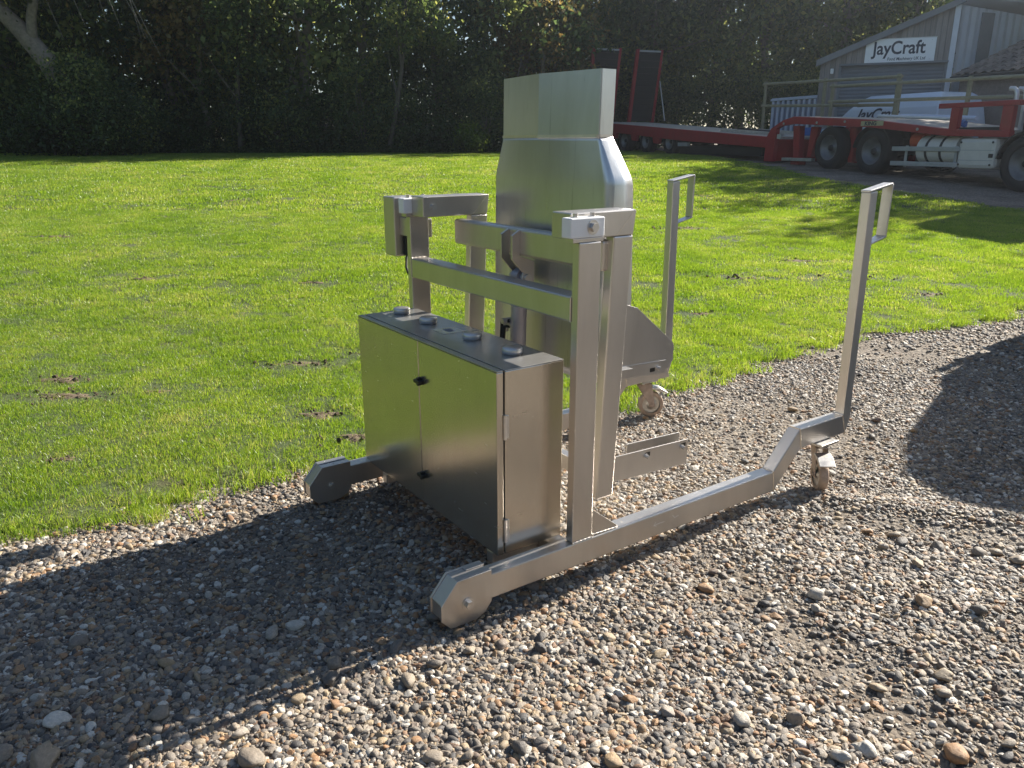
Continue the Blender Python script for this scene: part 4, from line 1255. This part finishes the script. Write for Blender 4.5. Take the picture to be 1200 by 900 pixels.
lying("ratchet_strap", "blue ratchet strap bundle beside the red headboard post", "strap", MB().tube([(0, 0, .06), (.1, .05, .10), (.22, 0, .07), (.3, -.06, .12), (.15, -.05, .16), (.02, .02, .13)], .045, 8), M['blue_paint'], (-2.15, -.5, 1.77))
lying("blue_crate", "small blue crate on the low deck below the end post of the guard rail", "crate", MB().box(-.22, .22, -.2, .2, 0, .22), M['blue_paint'], (4.5, -2.0, 1.70))

# guard rails lashed to the far side of the deck
def guard_rail(label, posts, ztop, zmid, y, feet):
    e = empty("guard_rail", P0, RZ); tag(e, label, "guard rail")
    a, b = posts[0], posts[-1]
    zt = lambda t: ztop[0] + (ztop[1] - ztop[0]) * (t - a) / (b - a)
    zm = lambda t: zmid[0] + (zmid[1] - zmid[0]) * (t - a) / (b - a)
    zf = lambda t: feet[0] + (feet[1] - feet[0]) * (t - a) / (b - a)
    for nm, z in (("top_rail", zt), ("mid_rail", zm)):
        MB().tube([(a + .1, y, z(a)), (b - .1, y, z(b))], .045, 10).build(nm, M['rail_yellow'], e)
    for t in posts:
        MB().box(t - .05, t + .05, y - .03, y + .03, zf(t), zt(t) + .07).build("post", M['rail_yellow'], e, .008)
        MB().box(t - .10, t + .10, y - .08, y + .08, zf(t) - .012, zf(t)).build("foot_plate", M['galv'], e, .004)
    return e
guard_rail("weathered yellowish guard rail with three posts above the trailer's step", (7.2, 4.45, 1.70), (3.30, 3.14), (2.64, 2.44), -2.30, (1.92, 2.14))
guard_rail("nearer yellowish guard rail with two rails reaching over the lorry", (3.9, 1.45, -.65, -3.0), (3.03, 2.86), (2.62, 2.44), -2.12, (1.86, 1.78))

# lorry in front of the trailer
lo = empty("lorry_tractor", P0, RZ)
tag(lo, "dark lorry tractor unit under the red gooseneck with a pale locker and fuel tank", "lorry")
for y in (-.85, -1.75):
    MB().prism([(1.9, 1.45), (1.9, 1.62), (.2, 1.60), (-7.0, 1.20), (-7.0, .98), (.2, 1.34)], y - .05, y + .05, 1).build("chassis_rail", M['black_steel'], lo)
for t in (-.02, 1.44):
    for y in (-.22, -2.3):
        wheel(lo, "drive_wheel", t, y, tz(t) + .52, .52, .36, M['rim'])
    MB().tube([(t, -2.2, tz(t) + .52), (t, -.3, tz(t) + .52)], .10, 10).build("axle", M['black_steel'], lo)
for t in (-3.98, -6.1):
    for y in (-.20, -2.35):
        wheel(lo, "front_wheel", t, y, tz(t) + .53, .53, .34, M['rim'])
    MB().tube([(t, -2.2, tz(t) + .53), (t, -.3, tz(t) + .53)], .09, 10).build("axle", M['black_steel'], lo)
def arch(t, z, r, name="mudguard"):
    pts = [(t + r * math.cos(R(q)), z + r * math.sin(R(q))) for q in range(8, 173, 12)]
    pin = [(t + (r - .025) * math.cos(R(q)), z + (r - .025) * math.sin(R(q))) for q in range(8, 173, 12)]
    MB().prism(pts + pin[::-1], -.44, -.02, 1).build(name, M['black_steel'], lo)
arch(-3.98, tz(-3.98) + .53, .62); arch(-.02, tz(0) + .52, .60)
MB().box(-3.34, -2.44, -.62, -.02, tz(-3) + .35, tz(-3) + .97).build("locker", M['cream'], lo, .09)
for zz in (.52, .72):
    MB().box(-3.30, -2.48, -.0235, -.016, tz(-3) + zz, tz(-3) + zz + .012).build("locker_rib", M['guard_grey'], lo)
for t in (-3.26, -2.52):
    for zz in (.44, .88):
        MB().disc((t, -.016, tz(-3) + zz), (0, 1, 0), .022, .012, 12).build("locker_screw", M['black_steel'], lo)
MB().box(-3.30, -3.20, -.0238, -.014, tz(-3) + .58, tz(-3) + .66).build("locker_latch", M['black_steel'], lo, .004)
MB().tube([(-2.36, -.34, tz(-2) + .67), (-1.34, -.34, tz(-2) + .67)], .30, 24).build("air_tank", M['cream'], lo)
for t in (-1.60, -1.98):
    MB().tube([(t - .03, -.34, tz(-2) + .67), (t + .03, -.34, tz(-2) + .67)], .308, 24).build("tank_strap", M['black_steel'], lo)
MB().tube([(-1.25, -.40, tz(-1.2) + .82), (-.95, -.40, tz(-1.2) + .82)], .17, 16).build("orange_tank", M['orange'], lo)
for zz in (.30, .62):
    MB().box(-2.50, -.68, -.05, -.005, tz(-1.6) + zz, tz(-1.6) + zz + .10).build("side_guard", M['guard_grey'], lo, .012)
for t in (-2.42, -1.10):
    MB().box(t, t + .07, -.075, -.052, tz(-1.6) + .28, tz(-1.6) + .74).build("guard_post", M['guard_grey'], lo, .008)
MB().box(-4.75, -3.60, -2.2, -.30, 1.66, 2.34).build("rear_cab_locker", M['black_steel'], lo, .05)
MB().box(-4.72, -3.64, -2.18, -.32, 2.345, 2.37).build("locker_lid", M['guard_grey'], lo, .01)
cabm = MB()
cabm.prism([(-4.95, 1.0), (-4.95, 3.75), (-5.3, 3.95), (-6.6, 3.85), (-7.15, 2.5), (-7.3, 1.7), (-7.3, .85), (-6.75, .85), (-6.6, 1.15), (-6.3, 1.33), (-5.9, 1.33), (-5.6, 1.15), (-5.45, .9)], -2.50, -.02, 1)
cabm.build("cab", M['cab_white'], lo, .06)
MB().prism([(-5.6, 2.35), (-5.6, 3.1), (-6.65, 3.1), (-6.95, 2.35)], -.018, -.006, 1).build("cab_window", M['glass_dark'], lo, .01)
MB().prism([(-6.86, 3.30), (-6.88, 3.30), (-7.19, 2.50), (-7.17, 2.50)], -2.3, -.2, 1).build("windscreen", M['glass_dark'], lo)
MB().box(-7.42, -7.30, -2.5, -.02, .75, 1.25).build("bumper", M['black_steel'], lo, .03)

# ------------------------------------------------------------------ vans
def make_van(paint, lettering, rear=(.12, .02, 0, .01, .06, .12, .30)):
    e = empty("parked_van")
    lv = [(.32, .12, 4.62, .90), (.62, .02, 4.72, .95), (.98, 0, 4.68, .95), (1.12, .01, 3.95, .94), (1.62, .06, 3.45, .84), (1.92, .12, 3.10, .72), (2.06, .30, 2.85, .58)]
    lv = [(z, a_, b, h_) for (z, _, b, h_), a_ in zip(lv, rear)]
    V, F = [], []
    for z, a, b, hw in lv:
        V += [(a, -hw, z), (b - .12 * (z < 1.1), -hw, z), (b, -hw + .22, z), (b, hw - .22, z), (b - .12 * (z < 1.1), hw, z), (a, hw, z)]
    for i in range(len(lv) - 1):
        for k in range(6):
            k2 = (k + 1) % 6
            F.append((i * 6 + k, i * 6 + k2, i * 6 + 6 + k2, i * 6 + 6 + k))
    F.append(tuple(range(6))[::-1]); F.append(tuple(range(len(V) - 6, len(V))))
    mb = MB(); mb._add(V, F); body = mb.build("body", paint, e, .05)
    # glass: windscreen and cab side windows, a few mm proud of the body
    def hw(z): return float(np.interp(z, [q[0] for q in lv], [q[3] for q in lv]))
    def bb(z): return float(np.interp(z, [q[0] for q in lv], [q[2] for q in lv]))
    ws = MB(); z0, z1 = 1.18, 1.86
    ws.hexa([(bb(z0) - .02, -hw(z0) + .25, z0), (bb(z0) + .008, -hw(z0) + .25, z0), (bb(z0) + .008, hw(z0) - .25, z0), (bb(z0) - .02, hw(z0) - .25, z0),
             (bb(z1) - .02, -hw(z1) + .22, z1), (bb(z1) + .008, -hw(z1) + .22, z1), (bb(z1) + .008, hw(z1) - .22, z1), (bb(z1) - .02, hw(z1) - .22, z1)])
    ws.build("windscreen", M['glass_dark'], e)
    for s in (-1, 1):
        z0, z1 = 1.20, 1.74
        a0, a1 = bb(z0) - .30, bb(z1) - .22
        ys0, ys1 = s * (hw(z0) + .004), s * (hw(z1) + .004)
        MB().hexa([(2.75, ys0 - s * .02, z0), (a0, ys0 - s * .02, z0), (a0, ys0, z0), (2.75, ys0, z0), (2.75, ys1 - s * .02, z1), (a1, ys1 - s * .02, z1), (a1, ys1, z1), (2.75, ys1, z1)]).build("side_window", M['glass_dark'], e)
        MB().tube([(3.6, s * .93, 1.2), (3.62, s * 1.04, 1.24)], .03, 8).build("mirror_arm", M['black_plastic'], e)
        MB().box(3.55, 3.68, min(s * 1.02, s * 1.16), max(s * 1.02, s * 1.16), 1.18, 1.36).build("mirror", M['black_plastic'], e, .03)
        for t in (.95, 3.85):
            wheel(e, "wheel", t, s * .82 if s > 0 else -.82, .33, .33, .22, M['rim'])
    for s in (-1, 1):
        MB().box(4.60, 4.705, min(s * .55, s * .80), max(s * .55, s * .80), .70, .92).build("headlight", M['alu'], e, .03)
        MB().box(-.012, .05, min(s * .74, s * .90), max(s * .74, s * .90), .66, .92).build("tail_light", M['red'], e, .01)
    MB().box(4.55, 4.78, -.88, .88, .36, .58).build("bumper", M['black_plastic'], e, .04)
    MB().box(-.06, .10, -.88, .88, .36, .56).build("bumper", M['black_plastic'], e, .03)
    if lettering:
        z0 = 1.30
        tilt = math.atan2(hw(1.3) - hw(1.62), .32)
        mt = Matrix.Translation((2.98, hw(z0) + .010, z0)) @ Matrix.Rotation(R(180), 4, 'Z') @ Matrix.Rotation(R(90) - tilt, 4, 'X')
        text_mesh("van_lettering", "JayCraft", .50, M['ink'], e, mt, .003, .010, .22, 'LEFT', 0.98)
    return e
van = make_van(M['white_paint'], True)
vb = P0 + Vector((1.75 * AX.x + 4.75 * AX.y, 1.75 * AX.y - 4.75 * AX.x, 0)); vb.z = float(gz(24)) - .02
van.scale = (1, 1, .90); van.location = vb; van.rotation_euler = (0, 0, RZ)
tag(van, "white van with blue lettering parked behind the guard rails by the workshop door", "van")
van2 = make_van(M['silver_paint'], False, (.12, .02, .10, .24, .50, .74, 1.0))  # stands out of view, rear tapered to shape its shadow on the gravel
tag(van2, "unseen silver van added beside the gravel drive, shaped to cast the rounded shadow", "van")
def uv(u, v, z=0.0): return Vector((.8185 * (u + 1.051) - .5745 * (v + 1.883), .5745 * (u + 1.051) + .8185 * (v + 1.883), z))
van2.location = uv(7.04, .72); van2.location.z = .05
van2.scale = (1, 1, 1.22)
van2.rotation_euler = (0, 0, -YAW)

# pale slatted cage trailer beyond the low deck
cg = empty("slatted_cage_trailer", P0 + Vector((6.6 * AX.x + 4.6 * AX.y, 6.6 * AX.y - 4.6 * AX.x, tz(8, 4.5))), RZ)
tag(cg, "pale blue slatted cage trailer standing left of the white van", "trailer")
MB().box(0, 3.3, -1.3, -.06, .55, 1.80).build("inner_panel", M['slat_backing'], cg, .02)
sm_ = MB().box(-.05, .05, -.045, 0, .62, 1.82).mesh("slat", M['pale_blue'])
for k in range(12):
    o = link("slat", sm_, cg); o.location = (.12 + k * .278, 0, 0)
for zz in (.58, 1.83):
    MB().box(-.02, 3.32, -.05, .01, zz, zz + .07).build("frame_rail", M['pale_blue'], cg, .01)
MB().box(-.02, 3.32, -1.34, -.051, 1.905, 1.93).build("roof_sheet", M['pale_blue'], cg, .008)
for t in (1.2, 1.95):
    wheel(cg, "wheel", t, -.12, .30, .30, .18, M['rim'])
    wheel(cg, "wheel", t, -1.25, .30, .30, .18, M['rim'])
MB().box(.1, 3.2, -1.2, -.15, .45, .55).build("chassis", M['black_steel'], cg)

# ------------------------------------------------------------------ workshop
NB = 6.0
WC = Vector((13.22, 25.43, 0))
WA = math.atan2(.403, -.915)
ws_ = empty("workshop", WC, WA)            # local x runs left along the gable wall, the building lies at y < 0
tag(ws_, "timber-clad workshop with a sloping roof, grey roller door and name board", "workshop")
FX, FY = -.722, -.692                      # direction of the flank wall
def top(t): return 5.44 + t * (3.96 - 5.44) / 3.62
k = 0
t = .10
while t < 3.60:
    w = .150
    zb = .9 if (t > 3.06) else 3.86
    o = MB().prism([(t, zb), (t + w - .012, zb), (t + w - .012, top(t + w - .012)), (t, top(t))], -.05, 0.0, 1).build("cladding_board", M['timber'], ws_, .004)
    o.location.y = (.0, .006, .003)[k % 3]
    t += w; k += 1
MB().prism([(.06, .8), (3.62, .8), (3.62, top(3.62) - .02), (.06, top(.06) - .02)], -.12, -.055, 1).build("wall", M['clad_dark'], ws_)
dr = MB()
zz = .95; prof_ = []
while zz < 3.80:
    prof_ += [(zz, .0), (zz + .05, .018), (zz + .10, .0)]
    zz += .105
V = []
for z_, d_ in prof_: V += [(.16, -.045 + d_, z_), (3.05, -.045 + d_, z_)]
dr._add(V, [(2 * i, 2 * i + 1, 2 * i + 3, 2 * i + 2) for i in range(len(prof_) - 1)])
dr.build("roller_door", M['door_grey'], ws_)
for a, b in ((.08, .16), (3.05, 3.13)):
    MB().box(a, b, -.05, .03, .85, 3.80).build("door_frame", M['clad_dark'], ws_, .006)
MB().box(.08, 3.13, -.05, .12, 3.802, 3.86).build("door_frame", M['clad_dark'], ws_, .006)
MB().box(3.28, 3.38, .008, .07, 3.58, 3.74).build("wall_lamp", M['nylon'], ws_, .02)
sg = MB().box(.48, 2.42, .02, .06, 3.865, 4.525).build("name_board", M['sign_white'], ws_, .006)
for a, b, c_, d_ in ((.47, 2.43, 4.526, 4.545), (.47, 2.43, 3.845, 3.864)):
    MB().box(a, b, .018, .066, c_, d_).build("board_trim", M['alu'], sg, .003)
for a in (.60, 2.30):
    for c_ in (3.93, 4.46):
        MB().disc((a, .0605, c_), (0, 1, 0), .012, .008, 10).build("board_screw", M['alu'], sg)
MT = lambda t_, z_: Matrix.Translation((t_, .0625, z_)) @ Matrix.Rotation(R(180), 4, 'Z') @ Matrix.Rotation(R(90), 4, 'X')
text_mesh("board_lettering", "JayCraft", .52, M['ink'], sg, MT(2.21, 4.10), .002, .010, .0, 'LEFT', .865)
text_mesh("board_small_lettering", "Food Machinery UK Ltd", .125, M['ink'], sg, MT(1.78, 3.915), .002, .0015, .12, 'LEFT', .86)
# corner trim, pale steel flank, roof
tri = MB().prism([(.10, .8), (-.06, .8), (-.06, top(-.06)), (.10, top(.10))], -.08, .03, 1)
tri.build("corner_trim", M['clad_grey'], ws_, .01)
fl = MB(); V = []; n_ = 60
for i in range(n_ + 1):
    q = .06 + i * .15
    d = .03 if i % 2 else 0
    V += [(-.04 + FX * q + FY * -d, -.04 + FY * q + FX * d, .8), (-.04 + FX * q + FY * -d, -.04 + FY * q + FX * d, 5.40 - .010 * i)]
fl._add(V, [(2 * i, 2 * i + 1, 2 * i + 3, 2 * i + 2) for i in range(n_)])
fl.build("flank_cladding", M['clad_grey'], ws_)
def along(q, off, z): return (-.04 + FX * q - FY * off, -.04 + FY * q + FX * off, z)
p_ = [along(.85, -.05, .8), along(1.35, -.05, .8), along(1.35, -.02, .8), along(.85, -.02, .8)]
MB().hexa(p_ + [(x_, y_, 5.22) for x_, y_, z_ in p_]).build("dark_strip", M['clad_dark'], ws_, .004)
rf = MB()
def rpt(t_, z_, q): return (t_ + FX * q, .14 + FY * q, z_)
rf.hexa([rpt(3.80, 3.93, 0), rpt(-.14, 5.54, 0), rpt(-.14, 5.54, 9), rpt(3.80, 3.93, 9), rpt(3.80, 4.00, 0), rpt(-.14, 5.61, 0), rpt(-.14, 5.61, 9), rpt(3.80, 4.00, 9)])
rf.build("roof", M['clad_grey'], ws_, .008)
MB().prism([(3.82, 3.80), (3.82, 4.0), (-.16, 5.62), (-.16, 5.44)], .142, .170, 1).build("bargeboard", M['clad_dark'], ws_, .005)

# brick outbuilding with a tiled roof, right of the workshop
ob = empty("outbuilding", P0 + Vector((NB * AX.y, -NB * AX.x, 0)), RZ)
tag(ob, "low brick outbuilding with a brown tiled roof right of the workshop", "outbuilding")
MB().box(-7.0, 3.35, -7.5, -.25, .3, 3.35).build("wall", M['brick'], ob)
sl_ = math.tan(R(22))
MB().prism([(0.05, 3.36), (-7.5, 3.36 + 7.5 * sl_ - .0), (-7.5, 3.30 + 7.5 * sl_), (0.05, 3.30)], -7.2, 3.40, 0).build("roof_deck", M['clad_dark'], ob)
tm_ = MB(); cs = []
for q in range(7):
    an = q / 6
    cs.append((.30 * an - .15, .035 * math.sin(an * 2 * math.pi)))
Vt = [];
for (x_, h_) in cs: Vt += [(x_, 0, h_ + .045), (x_, -.40, h_ + .015), (x_, 0, h_ + .025)]
Ft = []
for i in range(6):
    Ft += [(3 * i, 3 * i + 1, 3 * i + 4, 3 * i + 3), (3 * i, 3 * i + 3, 3 * i + 5, 3 * i + 2)]
tm_._add(Vt, Ft); tme = tm_.mesh("roof_tile", M['tile'])
for i in range(11):
    for j in range(13):
        o = link("roof_tile", tme, ob)
        yy = .08 - j * .34
        o.location = (3.22 - i * .29, yy, 3.375 + (-yy + .05) * sl_ + random.uniform(0, .006))
        o.rotation_euler = (-R(22), 0, random.gauss(0, .012))
tl = []
big = MB(); Vb = []
nx = 44
for i in range(nx * 6 + 1):
    x_ = 0.03 - i * .29 / 6
    if x_ < -7.2: break
    h_ = .03 * math.sin(i / 6 * 2 * math.pi)
    Vb += [(x_, .08, 3.39 + h_), (x_, -7.4, 3.41 + 7.48 * sl_ + h_)]
nb = len(Vb) // 2
big._add(Vb, [(2 * i, 2 * i + 1, 2 * i + 3, 2 * i + 2) for i in range(nb - 1)])
tag(big.build("tile_courses", M['tile'], ob), kind='stuff')
MB().box(-7.1, 3.36, .09, .17, 3.24, 3.34).build("gutter", M['black_plastic'], ob, .02)
#PART4
# ------------------------------------------------------------------ thin haze volume, added to give the veiling glare towards the sun
hm, hnt, hb_ = mat("glare_haze")
hnt.nodes.remove(hb_)
pv = hnt.nodes.new("ShaderNodeVolumePrincipled")
pv.inputs["Color"].default_value = (0.80, 0.88, 1.0, 1)
pv.inputs["Density"].default_value = 0.0011
pv.inputs["Anisotropy"].default_value = 0.80
hnt.links.new(pv.outputs[0], hnt.nodes["Material Output"].inputs["Volume"])
hz = MB().box(-230, 230, -70, 310, -1.5, 22).build("haze", hm)
tag(hz, kind='stuff', label="thin pale haze in the low sun over the yard and wood")
